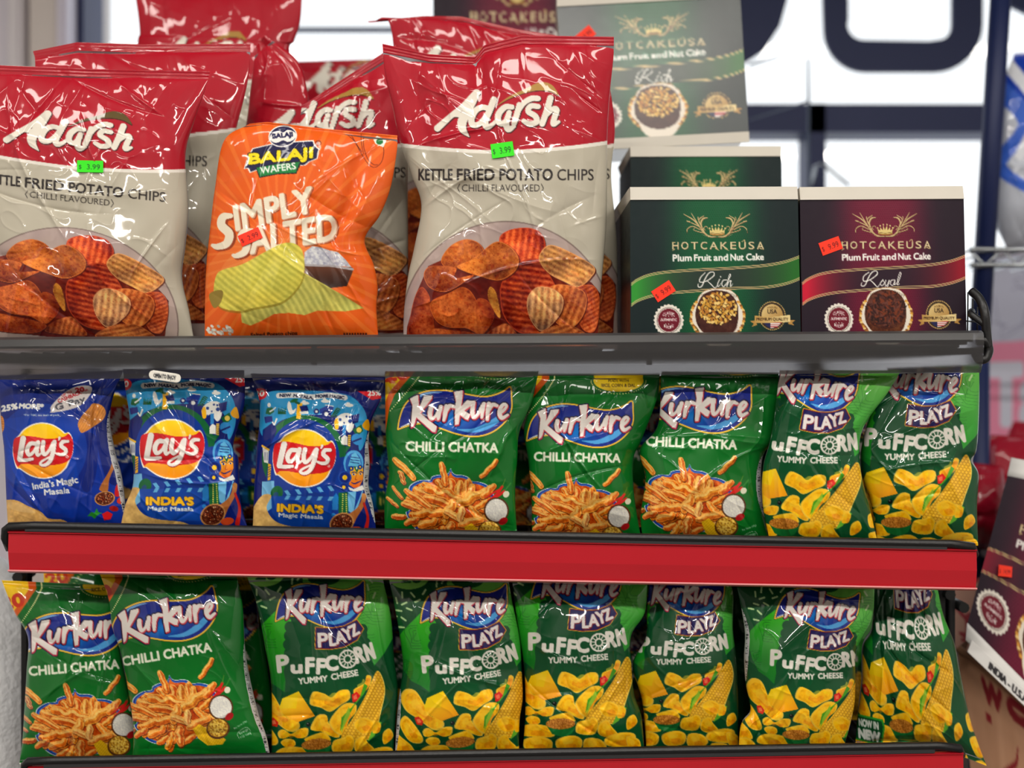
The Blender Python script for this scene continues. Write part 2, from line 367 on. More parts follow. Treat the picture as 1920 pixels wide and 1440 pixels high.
# ------------------------------------------------------------------ orange wafers bag (canvas = 3.35 x photo pixels, origin at 380, 210)
def art_balaji(k=0.5):
    A = Art(1290, 1460, (222, 104, 34), k)
    for i in range(46):
        a = math.radians(i * 360 / 46 + 2); b = math.radians(i * 360 / 46 + 4.2)
        A.poly([(470, 860), (470 + 1500 * math.cos(a), 860 + 1500 * math.sin(a)), (470 + 1500 * math.cos(b), 860 + 1500 * math.sin(b))], (230, 128, 58), alpha=0.75)
    A.ell(430, 1000, 420, 260, (240, 168, 110), -12, 0.25); A.ell(430, 1000, 330, 200, (240, 178, 120), -12, 0.25)
    nav = (30, 30, 74)
    em = [(266, 352), (290, 280), (318, 232), (430, 206), (560, 192), (690, 184), (700, 212), (726, 236), (714, 292), (664, 312), (640, 332), (500, 340), (340, 362), (302, 376), (290, 350)]
    A.poly([(494 + (x - 494) * 1.035, 280 + (y - 280) * 1.08) for x, y in em], (240, 236, 230)); A.poly(em, nav)
    A.ell(503, 152, 90, 68, (240, 236, 230), -8); A.ell(503, 152, 83, 61, nav, -8)
    A.poly([(420, 165), (440, 130), (480, 118), (505, 128), (535, 112), (575, 125), (588, 150), (570, 175), (535, 188), (505, 178), (470, 192), (440, 188)], (240, 236, 230), True)
    A.text('BALAJI', 440, 166, 126, 28, nav, 2.5, -6)
    A.text('BALAJI', 292, 326, 398, 60, (244, 222, 40), 5.5, -6, 0.12, ((6, (30, 20, 30)),))
    A.poly([(332, 346), (470, 322), (612, 308), (622, 316), (588, 388), (470, 392), (356, 414)], (24, 20, 30)); A.poly([(338, 350), (470, 327), (610, 313), (584, 381), (470, 386), (359, 406)], (34, 130, 70))
    A.text('WAFERS', 366, 388, 222, 40, (240, 240, 232), 1.5, -8)
    A.stroke([(726 + 17 * math.cos(t), 195 + 15 * math.sin(t), 3.5) for t in np.linspace(0, 6.28, 14)], (60, 20, 10)); A.text('R', 718, 202, 14, 15, (60, 20, 10), 0.5)
    ink = (96, 30, 10)
    for pts in ([(905, 140), (950, 180), (985, 240), (1020, 300), (1055, 340), (1090, 345), (1125, 310), (1138, 240), (1120, 160)], [(1010, 160), (1012, 220), (1035, 290), (1070, 328), (1100, 332)], [(995, 140), (998, 200), (1010, 260)], [(930, 140), (975, 215), (1000, 250)]):
        A.stroke([(x, y, 3.6) for x, y in pts], ink)
    A.poly([(1072, 172), (1095, 150), (1155, 176), (1135, 222), (1085, 200)], (236, 236, 226)); A.ell(1112, 186, 22, 20, (30, 120, 60))
    cr = (236, 226, 206); sh = (150, 66, 28)
    def tx(s, x, y, w, h, ang, b=7, shr=0.12):
        A.text(s, x + 12, y + 7, w, h, sh, b + 3, ang, shr); A.text(s, x + 6, y + 4, w, h, (200, 150, 120), b + 2, ang, shr); A.text(s, x, y, w, h, cr, b, ang, shr)
    A.stroke([(176, 652, 34), (128, 660, 50), (118, 712, 56), (166, 766, 58), (150, 826, 52), (92, 846, 40), (62, 838, 24)], sh, off=(12, 6), grow=3)
    A.stroke([(176, 652, 30), (128, 660, 48), (118, 712, 54), (166, 766, 56), (150, 826, 50), (92, 846, 38), (62, 838, 22)], cr)
    tx('IMPLY', 212, 742, 500, 150, -14)
    A.stroke([(312, 744, 30), (262, 752, 44), (240, 790, 48), (276, 830, 50), (262, 880, 46), (212, 904, 34), (190, 900, 20)], sh, off=(12, 6), grow=3)
    A.stroke([(312, 744, 26), (262, 752, 42), (240, 790, 46), (276, 830, 48), (262, 880, 44), (212, 904, 32), (190, 900, 18)], cr)
    tx('ALTED', 302, 888, 545, 158, -9.5)
    A.poly([(636, 960), (940, 975), (944, 1000), (906, 1094), (800, 1106), (700, 1080), (640, 1040)], lin((104, 66, 50), (56, 38, 34), 0, 980, 0, 1100)); A.stroke([(640, 962, 14), (800, 965, 14), (942, 988, 14)], (176, 170, 172), False)
    A.poly([(636, 955), (640, 880), (690, 842), (740, 850), (800, 870), (850, 880), (900, 930), (935, 975), (800, 962)], mottled((192, 192, 200), 5, 40, 0.08), False)
    c2 = [(620, 1000), (760, 1080), (880, 1150), (1012, 1232), (900, 1252), (720, 1248), (640, 1276), (540, 1262), (450, 1268), (370, 1312), (300, 1342), (246, 1322), (238, 1240), (400, 1200), (540, 1130)]
    A.poly(c2, ridged((206, 200, 112), 150, 36, 16, 0.0, 600, 1200, 2, 8, 0.05))
    c1 = [(84, 1030), (130, 990), (250, 955), (380, 885), (500, 826), (580, 828), (628, 880), (636, 1010), (590, 1110), (490, 1195), (330, 1228), (230, 1250), (110, 1225), (70, 1140)]
    A.poly([(x + 4, y + 14) for x, y in c1], (150, 130, 40), True, 0.6); A.poly(c1, ridged((214, 204, 98), 128, 34, 15, 0.02, 350, 1040, 1, 9, 0.05), True)
    A.poly([(40, 1150), (90, 1120), (128, 1130), (112, 1200), (70, 1230)], (150, 130, 62), True)
    for i in range(34):
        rs = np.random.RandomState(i); A.ell(30 + 160 * rs.rand(), 1345 + 50 * rs.rand(), 12, 8, (232, 230, 220) if i % 2 else (196, 190, 180), 60 * rs.rand())
    A.text('Salted Potato chips', 302, 1412, 292, 22, (50, 22, 14), 1.2, -2.5)
    for i in range(9):
        A.poly([(884 + i * 17, 1388), (896 + i * 17, 1388), (896 + i * 17, 1402), (884 + i * 17, 1402)], (80, 30, 14))
    return A
# ------------------------------------------------------------------ green corn sticks bag (canvas = 2 x photo pixels)
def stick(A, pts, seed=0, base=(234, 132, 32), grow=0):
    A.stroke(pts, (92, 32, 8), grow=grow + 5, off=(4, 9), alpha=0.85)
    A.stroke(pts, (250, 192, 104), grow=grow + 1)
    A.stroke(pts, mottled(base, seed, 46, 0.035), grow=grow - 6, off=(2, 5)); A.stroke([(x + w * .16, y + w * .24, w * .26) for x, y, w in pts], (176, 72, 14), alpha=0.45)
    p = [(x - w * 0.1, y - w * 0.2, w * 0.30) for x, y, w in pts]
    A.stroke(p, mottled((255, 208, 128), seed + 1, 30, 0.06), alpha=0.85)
def art_chilli(k=0.78):
    G = (12, 112, 42)
    A = Art(640, 780, G, k)
    A.poly([(-10, -20), (640, -20), (640, 80), (300, 60), (150, 70)], (10, 98, 38), True, 0.6)
    A.poly([(-20, -20), (200, -20), (150, 40), (80, 120), (60, 170), (40, 300), (-20, 300)], (214, 104, 26)); A.poly([(-20, -20), (170, -20), (122, 40), (60, 110), (36, 170), (30, 240), (-20, 260)], (246, 206, 36))
    for i in range(36):
        t = i / 35; x = 208 - 150 * t + 26 * math.sin(t * 3); y = -10 + 190 * t * (0.6 + 0.4 * t); A.ell(x + 2, y, 2.6, 2.6, (236, 230, 170))
    A.stroke([(62, 74, 5), (80, 74, 5)], (196, 60, 30), False); A.text('20', 46, 70, 86, 46, (200, 62, 30), 4, -8)
    A.ell(460, 10, 100, 44, (246, 214, 40)); A.ell(460, 10, 108, 50, (246, 214, 40), alpha=0.0)
    for i in range(30):
        t = math.pi * i / 29; A.ell(460 + 110 * math.cos(t), 10 + 52 * math.sin(t), 2.2, 2.2, (226, 220, 150))
    A.text('MADE WITH', 420, 14, 80, 10, (90, 70, 20), 0.4); A.text('RICE, CORN & DAL', 392, 34, 136, 12, (90, 70, 20), 0.6)
    A.set(.2604, 60, 80); logo_kurkure(A); A.set()
    A.stroke([(524 + 6 * math.cos(t), 92 + 6 * math.sin(t), 1.4) for t in np.linspace(0, 6.28, 12)], (190, 210, 190)); A.text('R', 521, 95, 6, 6, (190, 210, 190))
    A.text('CHILLI', 122, 330, 142, 34, (240, 240, 222), 2.0, 1.2); A.text('CHATKA', 283, 333, 184, 34, (240, 240, 222), 2.0, 1.2)
    A.set(.28125, 20, 340)
    fr = [(960, 200), (985, 255), (1040, 285), (1120, 290), (1200, 320), (1240, 368), (1330, 378), (1430, 410), (1490, 460), (1540, 560), (1560, 700), (1550, 860), (1480, 1000), (1300, 1100), (1060, 1130), (960, 1180), (860, 1130), (640, 1100), (480, 1000), (360, 800), (410, 750), (405, 560), (400, 460), (450, 400), (560, 355), (680, 355), (710, 310), (800, 285), (880, 285), (935, 255)]
    C = np.array([960, 720])
    fr = spline(fr, True, 4)
    A.poly(fr, (220, 232, 236)); A.poly([C + (np.array(p) - C) * 0.982 for p in fr], (28, 60, 150)); A.poly([C + (np.array(p) - C) * 0.94 for p in fr], (34, 124, 200)); A.poly([C + (np.array(p) - C) * 0.915 for p in fr], mottled((196, 88, 20), 3, 40, 0.02))
    rs = np.random.RandomState(5)
    def ss(x0, y0, x1, y1, w, seed, base=(226, 130, 40)):
        n = 6; P = []
        for i in range(n):
            t = i / (n - 1); j = rs.randn(2) * w * 0.10
            P.append((x0 + (x1 - x0) * t + j[0], y0 + (y1 - y0) * t + j[1], w * (0.9 + 0.24 * rs.rand()) * (0.8 if i in (0, n - 1) else 1)))
        stick(A, P, seed, base)
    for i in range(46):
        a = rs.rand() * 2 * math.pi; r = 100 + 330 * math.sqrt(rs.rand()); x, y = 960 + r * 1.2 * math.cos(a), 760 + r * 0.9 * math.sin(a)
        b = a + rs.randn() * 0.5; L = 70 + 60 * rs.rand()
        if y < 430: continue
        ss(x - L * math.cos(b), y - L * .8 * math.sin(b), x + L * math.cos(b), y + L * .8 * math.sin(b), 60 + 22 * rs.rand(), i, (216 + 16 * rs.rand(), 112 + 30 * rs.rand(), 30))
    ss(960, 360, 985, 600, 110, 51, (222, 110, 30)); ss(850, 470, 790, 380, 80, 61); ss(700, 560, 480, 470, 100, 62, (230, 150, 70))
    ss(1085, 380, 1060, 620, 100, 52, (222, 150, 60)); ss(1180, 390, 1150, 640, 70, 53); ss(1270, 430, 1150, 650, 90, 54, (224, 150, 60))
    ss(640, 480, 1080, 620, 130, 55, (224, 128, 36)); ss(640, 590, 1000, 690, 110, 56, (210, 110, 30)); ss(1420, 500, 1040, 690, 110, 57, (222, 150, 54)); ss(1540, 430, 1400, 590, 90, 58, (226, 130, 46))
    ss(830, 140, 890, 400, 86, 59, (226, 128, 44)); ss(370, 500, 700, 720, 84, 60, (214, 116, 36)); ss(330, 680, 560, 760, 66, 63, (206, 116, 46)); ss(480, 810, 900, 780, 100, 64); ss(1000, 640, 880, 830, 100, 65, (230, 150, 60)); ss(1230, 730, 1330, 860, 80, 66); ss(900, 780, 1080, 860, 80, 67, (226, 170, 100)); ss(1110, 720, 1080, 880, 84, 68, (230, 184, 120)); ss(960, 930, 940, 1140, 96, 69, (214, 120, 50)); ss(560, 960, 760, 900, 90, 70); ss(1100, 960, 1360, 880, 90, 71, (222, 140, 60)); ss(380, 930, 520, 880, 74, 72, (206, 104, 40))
    ss(230, 90, 470, 320, 84, 73, (236, 160, 60)); ss(1570, 110, 1380, 310, 62, 74, (232, 140, 40)); ss(290, 250, 340, 390, 56, 75, (180, 100, 50)); ss(190, 440, 310, 600, 44, 76, (200, 104, 40)); ss(110, 590, 250, 700, 46, 77, (200, 100, 40)); ss(190, 840, 340, 840, 70, 78, (180, 84, 36))
    for q in ([(1450, 630, 10), (1560, 560, 40), (1650, 440, 34)], [(1510, 610, 10), (1600, 560, 36), (1680, 500, 34)], [(1420, 600, 8), (1540, 520, 26), (1630, 470, 20)]):
        A.stroke(q, (208, 44, 40))
    A.stroke([(1650, 440, 10), (1690, 340, 6)], (120, 150, 60)); A.stroke([(1680, 500, 12), (1760, 400, 20)], (60, 140, 60)); A.ell(1700, 545, 40, 46, (226, 226, 204), 40)
    A.ell(1570, 760, 168, 172, (92, 58, 34)); A.ell(1570, 760, 146, 150, mottled((226, 224, 216), 2, 22, 0.09), wob=0.02, frq=40)
    A.ell(1660, 905, 66, 44, (170, 30, 34), -30)
    def cob(x, y):
        k = 26 * np.sin(x * 0.16 + y * 0.16) + 8 * np.sin((x - y) * 0.1)
        return C_((232, 190, 40)) + np.stack([k, k, k], -1) * 0.6
    A.poly([(1140, 980), (1240, 930), (1380, 1060), (1560, 1200), (1500, 1260), (1300, 1240), (1190, 1120)], cob)
    A.ell(1480, 1040, 160, 140, (96, 58, 30)); A.ell(1480, 1030, 138, 122, (206, 160, 52))
    for i in range(150):
        a = rs.rand() * 6.28; r = math.sqrt(rs.rand()); A.ell(1480 + 130 * r * math.cos(a), 1030 + 114 * r * math.sin(a), 12, 10, (240, 208, 106) if i % 3 else (150, 100, 34), 180 * rs.rand())
    A.text('Per Serve (20g)', 1700, 1090, 200, 22, (226, 230, 216), 1, -22)
    A.stroke([(1740, 1230, 5), (1730, 1150, 5), (1850, 1090, 5), (1900, 1130, 5), (1905, 1200, 5)], (220, 226, 214)); A.text('Energy', 1760, 1170, 130, 30, (220, 226, 214), 1, -18); A.text('112 kcal', 1764, 1225, 140, 28, (220, 226, 214), 1, -16)
    A.poly([(60, 1130), (130, 1130), (130, 1200), (60, 1200)], (226, 230, 220)); A.ell(95, 1165, 22, 22, (20, 110, 50))
    A.set()
    return A

# ------------------------------------------------------------------ cheese puffs bag (drawn in 4.365 x photo pixels)
def puff(A, pts, seed, base=(246, 188, 28)):
    P = np.array(pts, float); c = P.mean(0)
    A.poly(c + (P - c) * 1.05, (226, 196, 92), True); A.poly(P, (250, 202, 54), True)
    A.poly(c + (P - c) * 0.88 + np.array([2, 8]), mottled(base, seed, 26, 0.028), True)
    A.poly(c + (P - c) * 0.42 + np.array([16, 22]), mottled((222, 136, 26), seed + 2, 26, 0.03), True, 0.5)
    A.poly(c + (P - c) * 0.42 + np.array([-16, -20]), (252, 214, 76), True, 0.55)
def art_puff(k=1.0, tab='Look'):
    D = (10, 82, 46)
    A = Art(760, 840, D, k); A.set(.4582, 40, 60)
    A.poly([(-100, -140), (1300, -140), (1300, 200), (900, 60), (500, 100), (300, 260), (-100, 500)], (22, 84, 48))
    lg = lin((130, 200, 96), (56, 160, 60), 900, 0, 1100, 700)
    A.poly([(480, -140), (1300, -140), (1300, 300), (1200, 500), (1120, 640), (1040, 740), (1020, 680), (990, 620), (960, 560), (940, 540), (930, 480), (880, 300), (600, 160), (470, 130)], lg)
    A.poly([(310, 250), (380, 380), (380, 430), (350, 480), (345, 560), (330, 620), (340, 700), (320, 780), (335, 860), (330, 950), (260, 900), (180, 860), (110, 760), (60, 640), (60, 520), (120, 440)], lin((70, 186, 40), (20, 118, 44), 330, 330, 120, 900))
    for (cx, cy, n, s, col) in ((230, 500, 4, 1.0, (22, 110, 36)), (170, 760, 4, .8, (18, 96, 38)), (1010, 460, 6, 1.1, (60, 140, 60)), (1080, 250, 6, 1.2, (66, 146, 62))):
        for j in range(n):
            A.stroke([(cx + s * (26 + 22 * j) * math.cos(t) * (1 + .3 * math.sin(3 * t + j)), cy + s * (40 + 26 * j) * math.sin(t) * (1 + .2 * math.cos(2 * t)), 4) for t in np.linspace(0.6 + .2 * j, 4.4 + .1 * j, 16)], col)
    A.ell(0, 0, 0.1, 0.1, D)
    A.ell(160, 10, 165, 100, (150, 214, 110)); A.text('20', 100, 52, 160, 66, (18, 84, 44), 6); A.ell(640, 40, 130, 60, (22, 92, 48), 0)
    rs = np.random.RandomState(3)
    for x, y in ((388, 66), (286, 132), (192, 155), (106, 155), (232, 204), (122, 226), (163, 272), (117, 352), (78, 284), (60, 200), (98, 420), (990, 116), (1040, 180), (1010, 60), (440, 40), (340, 180), (40, 330)):
        a = rs.rand() * 3; dx, dy = 22 * math.cos(a), 22 * math.sin(a); A.stroke([(x - dx, y - dy, 15), (x + dx, y + dy, 15)], (196, 226, 170), False)
    for x, y in ((350, 430), (345, 500), (338, 570), (345, 640), (350, 700), (930, 500), (955, 560), (930, 450)):
        A.ell(x + 18, y, 40, 44, D)
    A.set(.4582 * .433, 40 + .4582 * 203, 60 + .4582 * 40, sy=.4582 * .53); logo_kurkure(A); A.set(.4582, 40, 60)
    fl = [(580, 440), (700, 446), (800, 430), (900, 380), (948, 444), (900, 530), (800, 585), (690, 602), (578, 598)]
    A.stroke([(x, y, 22) for x, y in fl] + [(580, 440, 22)], (222, 176, 70), False); A.stroke([(x, y, 12) for x, y in fl] + [(580, 440, 12)], (120, 20, 40), False); A.poly(fl, (38, 32, 92))
    for s, x, y, w, h, an in (('P', 598, 590, 74, 108, -2), ('L', 690, 580, 56, 98, -6), ('A', 742, 566, 78, 92, -12), ('Y', 812, 540, 72, 96, -20), ('Z', 872, 508, 62, 84, -28)):
        A.text(s, x + 4, y + 4, w, h, (120, 20, 40), 9, an); A.text(s, x, y, w, h, (236, 230, 226), 6, an)
    Wt = (232, 228, 218)
    for s, x, y, w, h, an in (('P', 278, 790, 88, 128, -6), ('u', 385, 795, 80, 88, -2), ('F', 500, 796, 60, 118, 0), ('F', 586, 800, 58, 114, 2), ('C', 660, 775, 92, 108, -4), ('R', 900, 716, 74, 118, -10), ('N', 990, 694, 62, 124, -16)):
        A.text(s, x, y, w, h, Wt, 9, an)
    A.ell(830, 686, 74, 76, Wt, wob=0.02, frq=12); A.ell(830, 686, 60, 62, (20, 84, 50))
    for i in range(12):
        a = i * math.pi / 6; A.stroke([(830 + 28 * math.cos(a), 686 + 29 * math.sin(a), 7), (830 + 64 * math.cos(a), 686 + 66 * math.sin(a), 9)], Wt, False)
    A.ell(830, 686, 34, 35, Wt); A.ell(830, 686, 22, 23, (20, 84, 50))
    A.text('YUMMY', 440, 886, 232, 46, Wt, 3.2, -6); A.text('CHEESE', 704, 852, 214, 46, Wt, 3.2, -10)
    # puffs, cheese, corn
    puff(A, [(100, 1000), (140, 935), (220, 950), (290, 1060), (330, 1140), (430, 1180), (430, 1240), (350, 1250), (240, 1170), (140, 1100)], 1)
    A.poly([(440, 942), (570, 1138), (430, 1188), (330, 1140), (285, 1076), (310, 1000)], lin((246, 216, 40), (236, 164, 26), 340, 950, 470, 1180)); A.poly([(440, 942), (310, 1000), (285, 1076), (420, 1080)], (240, 210, 30), alpha=0.75)
    puff(A, [(536, 1040), (560, 950), (640, 960), (700, 990), (760, 940), (830, 935), (840, 1000), (770, 1050), (690, 1100), (620, 1070)], 2)
    A.poly([(205, 1160), (240, 1150), (280, 1190), (270, 1225), (225, 1215)], (206, 52, 30)); A.poly([(222, 1175), (250, 1170), (262, 1200), (235, 1205)], (236, 130, 90))
    A.ell(517, 1205, 18, 18, (18, 26, 20)); A.ell(512, 1199, 5, 5, (120, 130, 120))
    puff(A, [(90, 1200), (130, 1150), (190, 1200), (270, 1320), (250, 1365), (170, 1350), (110, 1270)], 3); puff(A, [(280, 1270), (320, 1245), (380, 1280), (450, 1240), (510, 1240), (500, 1300), (440, 1310), (380, 1290), (300, 1315)], 4)
    puff(A, [(50, 1290), (110, 1330), (180, 1390), (200, 1450), (60, 1440)], 5); puff(A, [(300, 1350), (340, 1320), (400, 1330), (410, 1370), (350, 1390)], 6); puff(A, [(270, 1420), (360, 1385), (500, 1400), (520, 1470), (280, 1480)], 16)
    puff(A, [(540, 1240), (590, 1140), (660, 1135), (680, 1200), (750, 1180), (760, 1300), (680, 1290), (620, 1260)], 7); puff(A, [(490, 1320), (560, 1290), (640, 1270), (690, 1330), (600, 1345), (520, 1345)], 8)
    puff(A, [(690, 1180), (760, 1080), (820, 1040), (890, 1050), (890, 1110), (840, 1170), (800, 1280), (730, 1260)], 9)
    puff(A, [(880, 930), (960, 880), (980, 820), (1015, 830), (1000, 900), (950, 950), (900, 990)], 10, (232, 160, 40)); A.poly([(860, 970), (900, 945), (930, 975), (915, 1020), (870, 1030)], (208, 40, 34)); A.poly([(872, 980), (900, 965), (905, 1000), (880, 1010)], (236, 120, 90))
    A.poly([(960, 880), (990, 900), (960, 960), (880, 1060), (800, 1200), (770, 1260), (780, 1150), (870, 1060), (930, 980)], (80, 160, 40)); A.poly([(840, 1060), (850, 1120), (800, 1220), (780, 1280), (790, 1180)], (150, 190, 60))
    cobp = [(1066, 780), (1110, 860), (1120, 960), (1090, 1100), (1060, 1220), (1000, 1320), (900, 1330), (800, 1340), (780, 1290), (860, 1170), (920, 1070), (980, 960), (1020, 860)]
    ca = math.radians(-62); cc, cs = math.cos(ca), math.sin(ca)
    def cob(x, y):
        u = (x - 1000) * cc + (y - 1050) * cs; v = -(x - 1000) * cs + (y - 1050) * cc
        r = np.floor(v / 26); kx = np.abs(np.mod(u / 24 + 0.5 * np.mod(r, 2), 1) - 0.5) * 2; ky = np.abs(np.mod(v / 26, 1) - 0.5) * 2
        k = 1 - np.maximum(kx, ky) ** 4 * 0.9; n = vnoise(x * .02, y * .02, 5) * 20
        return np.stack([170 + 70 * k + n * .4, 116 + 80 * k + n * .4, 18 + 50 * k], -1)
    A.poly([(x + 6, y) for x, y in cobp], (252, 226, 120), True); A.poly(cobp, cob, True)
    A.poly([(1080, 1180), (1100, 1190), (1040, 1300), (990, 1340), (1020, 1260)], (110, 180, 60))
    for i, p in enumerate(([(880, 1200), (950, 1150), (1040, 1190), (1020, 1260), (930, 1270)], [(800, 1310), (840, 1290), (880, 1330), (850, 1420), (720, 1420), (720, 1340)], [(890, 1340), (950, 1300), (990, 1350), (1040, 1400), (1030, 1440), (900, 1420)], [(1040, 1180), (1090, 1200), (1080, 1260), (1030, 1270)], [(1110, 1280), (1160, 1240), (1190, 1300), (1120, 1360)], [(960, 1440), (1080, 1390), (1180, 1400), (1160, 1500), (970, 1500)])):
        puff(A, p, 20 + i)
    A.poly([(460, 1375), (700, 1375), (680, 1430), (620, 1470), (520, 1450)], (30, 120, 60)); A.ell(580, 1362, 118, 44, mottled((190, 128, 52), 6, 50, 0.14), -6)
    for i, p in enumerate(([(60, 1480), (160, 1450), (240, 1500), (200, 1580), (80, 1570)], [(300, 1520), (420, 1480), (520, 1510), (500, 1590), (340, 1600)], [(560, 1500), (680, 1450), (760, 1480), (740, 1560), (600, 1580)], [(790, 1470), (900, 1460), (960, 1520), (880, 1590), (790, 1560)], [(1000, 1530), (1120, 1520), (1180, 1580), (1100, 1640), (1010, 1610)], [(180, 1620), (300, 1620), (330, 1690), (200, 1700)], [(600, 1620), (760, 1610), (780, 1690), (620, 1700)], [(1120, 1420), (1220, 1440), (1230, 1540), (1150, 1520)], [(1230, 1180), (1300, 1150), (1330, 1240), (1260, 1270)], [(1260, 1330), (1350, 1300), (1420, 1380), (1330, 1430)], [(1290, 1480), (1380, 1450), (1460, 1520), (1400, 1600), (1300, 1570)], [(1440, 1300), (1520, 1340), (1500, 1420), (1450, 1400)], [(1200, 1620), (1330, 1610), (1350, 1690), (1220, 1700)], [(1420, 1610), (1540, 1560), (1560, 1660), (1440, 1690)])):
        puff(A, p, 40 + i)
    if tab == 'Look':
        A.poly([(-60, 1350), (30, 1340), (60, 1420), (50, 1520), (-60, 1520)], (40, 140, 50)); A.text('Look', -30, 1440, 74, 40, (236, 240, 232), 4, 40)
    else:
        A.poly([(70, 1362), (400, 1352), (416, 1400), (380, 1530), (70, 1530)], (60, 160, 60)); A.poly([(80, 1374), (386, 1366), (398, 1400), (368, 1520), (80, 1520)], (14, 84, 44)); A.text('NOW IN', 160, 1432, 190, 44, (236, 240, 232), 4, -2); A.text('NEW', 154, 1510, 206, 56, (236, 240, 232), 7, -2)
    A.set()
    return A

# ------------------------------------------------------------------ blue chip bags
def wood_spoon(A, s, t):
    A.poly(s, lin((206, 150, 88), (176, 112, 60), s[0][0], s[0][1], s[-1][0], s[-1][1]), True)
    cx, cy, rx, ry, an = t
    A.ell(cx, cy, rx * 1.14, ry * 1.14, (196, 144, 90), an); A.ell(cx, cy, rx, ry, mottled((92, 40, 24), 3, 50, 0.12), an)
    rs = np.random.RandomState(8)
    for i in range(50):
        a = rs.rand() * 6.28; r = math.sqrt(rs.rand()) * .86; A.ell(cx + rx * r * math.cos(a), cy + ry * r * math.sin(a), 7, 4, [(206, 130, 84), (150, 64, 30), (70, 26, 18), (220, 180, 140)][i % 4], 180 * rs.rand())
def art_lays_india(k=0.85):
    B = (14, 62, 148); N = (12, 34, 110)
    A = Art(680, 780, N, k); A.set(.5, 25, 30)
    sky = (52, 152, 200); gr = (14, 104, 60)
    A.poly([(70, 220), (120, 150), (220, 110), (500, 100), (860, 130), (1000, 220), (1060, 340), (1060, 520), (1000, 640), (960, 420), (800, 330), (500, 330), (250, 400), (150, 560), (70, 480)], sky, True)
    A.poly([(250, 110), (330, 100), (500, 112), (640, 108), (900, 130), (860, 186), (640, 160), (540, 166), (400, 150), (230, 178)], (36, 120, 176), True, .5)
    A.ell(490, 730, 390, 400, gr); A.poly([(100, 480), (200, 400), (230, 480), (180, 640), (90, 700)], N)
    A.ell(490, 740, 330, 370, B); A.poly([(160, 800), (900, 700), (1000, 1000), (960, 1420), (150, 1420), (150, 900)], B)
    W = (236, 236, 230); Y = (246, 192, 40)
    A.stroke([(236, 160, 50), (400, 150, 50), (540, 162, 50), (700, 140, 50), (850, 158, 48)], (226, 228, 226))
    A.text('NEW', 246, 170, 104, 26, (20, 24, 60), 2.5, -3); A.text('MASALA,', 372, 166, 184, 26, (20, 24, 60), 2.5, 5); A.text('MORE', 578, 166, 116, 26, (20, 24, 60), 2.5, -3); A.text('MAGIC', 706, 160, 136, 26, (20, 24, 60), 2.5, 5)
    A.ell(60, 150, 70, 54, (200, 34, 46), -10); A.text('20', 10, 176, 90, 50, W, 3, -6, .15); A.poly([(960, 90), (1140, 90), (1200, 150), (1100, 170)], (206, 30, 46)); A.text('25%', 1060, 130, 120, 46, W, 3, -3)
    for x, y in ((480, 220), (670, 196), (890, 226)):
        A.ell(x, y, 40, 16, W); A.ell(x - 8, y - 12, 18, 16, W)
    # people in the fields, tractor, leaves
    A.poly([(318, 250), (330, 210), (350, 230), (370, 290), (400, 270), (390, 310), (350, 330), (330, 300)], W, True); A.poly([(410, 222), (460, 222), (446, 370), (404, 368)], Y); A.stroke([(450, 308, 26), (504, 308, 26)], W, False); A.poly([(430, 250), (500, 240), (520, 290), (450, 300)], N); A.ell(380, 200, 40, 16, gr, -20); A.ell(410, 220, 30, 12, (20, 90, 60), 20)
    A.poly([(130, 280), (180, 270), (200, 310), (160, 340), (120, 330)], gr); A.ell(150, 250, 16, 20, W); A.stroke([(160, 310, 14), (190, 290, 12), (210, 270, 10)], W); A.stroke([(225, 375, 16), (205, 430, 14)], W); A.stroke([(180, 390, 16), (200, 430, 12)], W); A.poly([(110, 360), (180, 350), (190, 400), (120, 420)], (30, 50, 130))
    A.poly([(620, 270), (700, 230), (750, 250), (720, 330), (620, 310)], (28, 60, 150)); A.stroke([(670, 230, 8), (745, 240, 8)], W, False); A.ell(680, 314, 38, 38, N); A.ell(682, 314, 19, 19, W); A.ell(590, 294, 26, 26, N); A.ell(590, 294, 12, 12, W)
    for i in range(6):
        A.ell(800 - 8 * i, 264 + 14 * i, 16, 6, (20, 100, 70), 30); A.ell(776 - 8 * i, 262 + 14 * i, 16, 6, (20, 100, 70), -40)
    for i in range(5):
        A.poly([(232 + 14 * i, 330), (240 + 16 * i, 262 + 10 * (i % 2)), (252 + 14 * i, 330)], (18, 92, 56))
    # patterned scarf, house, palace
    A.poly([(780, 340), (850, 300), (930, 320), (940, 420), (900, 480), (840, 420), (790, 440), (758, 400)], W, True); A.poly([(760, 380), (790, 350), (800, 440), (770, 450)], Y, True)
    for x, y, r in ((812, 362, 14), (905, 372, 18), (870, 330, 10), (900, 335, 10), (810, 430, 9), (850, 390, 8)):
        A.ell(x, y, r, r, (40, 70, 140))
    A.poly([(930, 450), (1010, 400), (1030, 460), (970, 510)], gr); A.ell(990, 452, 24, 24, (236, 214, 110)); A.poly([(1020, 400), (1070, 350), (1095, 450), (1040, 440)], (236, 176, 40), True)
    A.poly([(830, 530), (858, 500), (886, 520), (886, 596), (830, 590)], W); A.poly([(890, 500), (918, 500), (914, 606), (888, 600)], (236, 200, 100)); A.poly([(838, 410), (870, 410), (868, 500), (838, 510)], (60, 140, 200)); A.poly([(910, 320), (990, 300), (980, 380), (930, 400)], N)
    for i in range(9):
        A.stroke([(892, 508 + 10 * i, 3), (916, 510 + 10 * i, 3)], (60, 50, 40), False)
    A.poly([(826, 600), (920, 606), (850, 700), (830, 640)], gr); A.ell(980, 540, 60, 50, (60, 150, 210), 30); A.stroke([(940, 560, 16), (1010, 530, 16)], N, False)
    A.poly([(100, 620), (160, 660), (160, 790), (120, 780)], W); A.stroke([(100, 630, 18), (160, 664, 18)], (236, 190, 70), False)
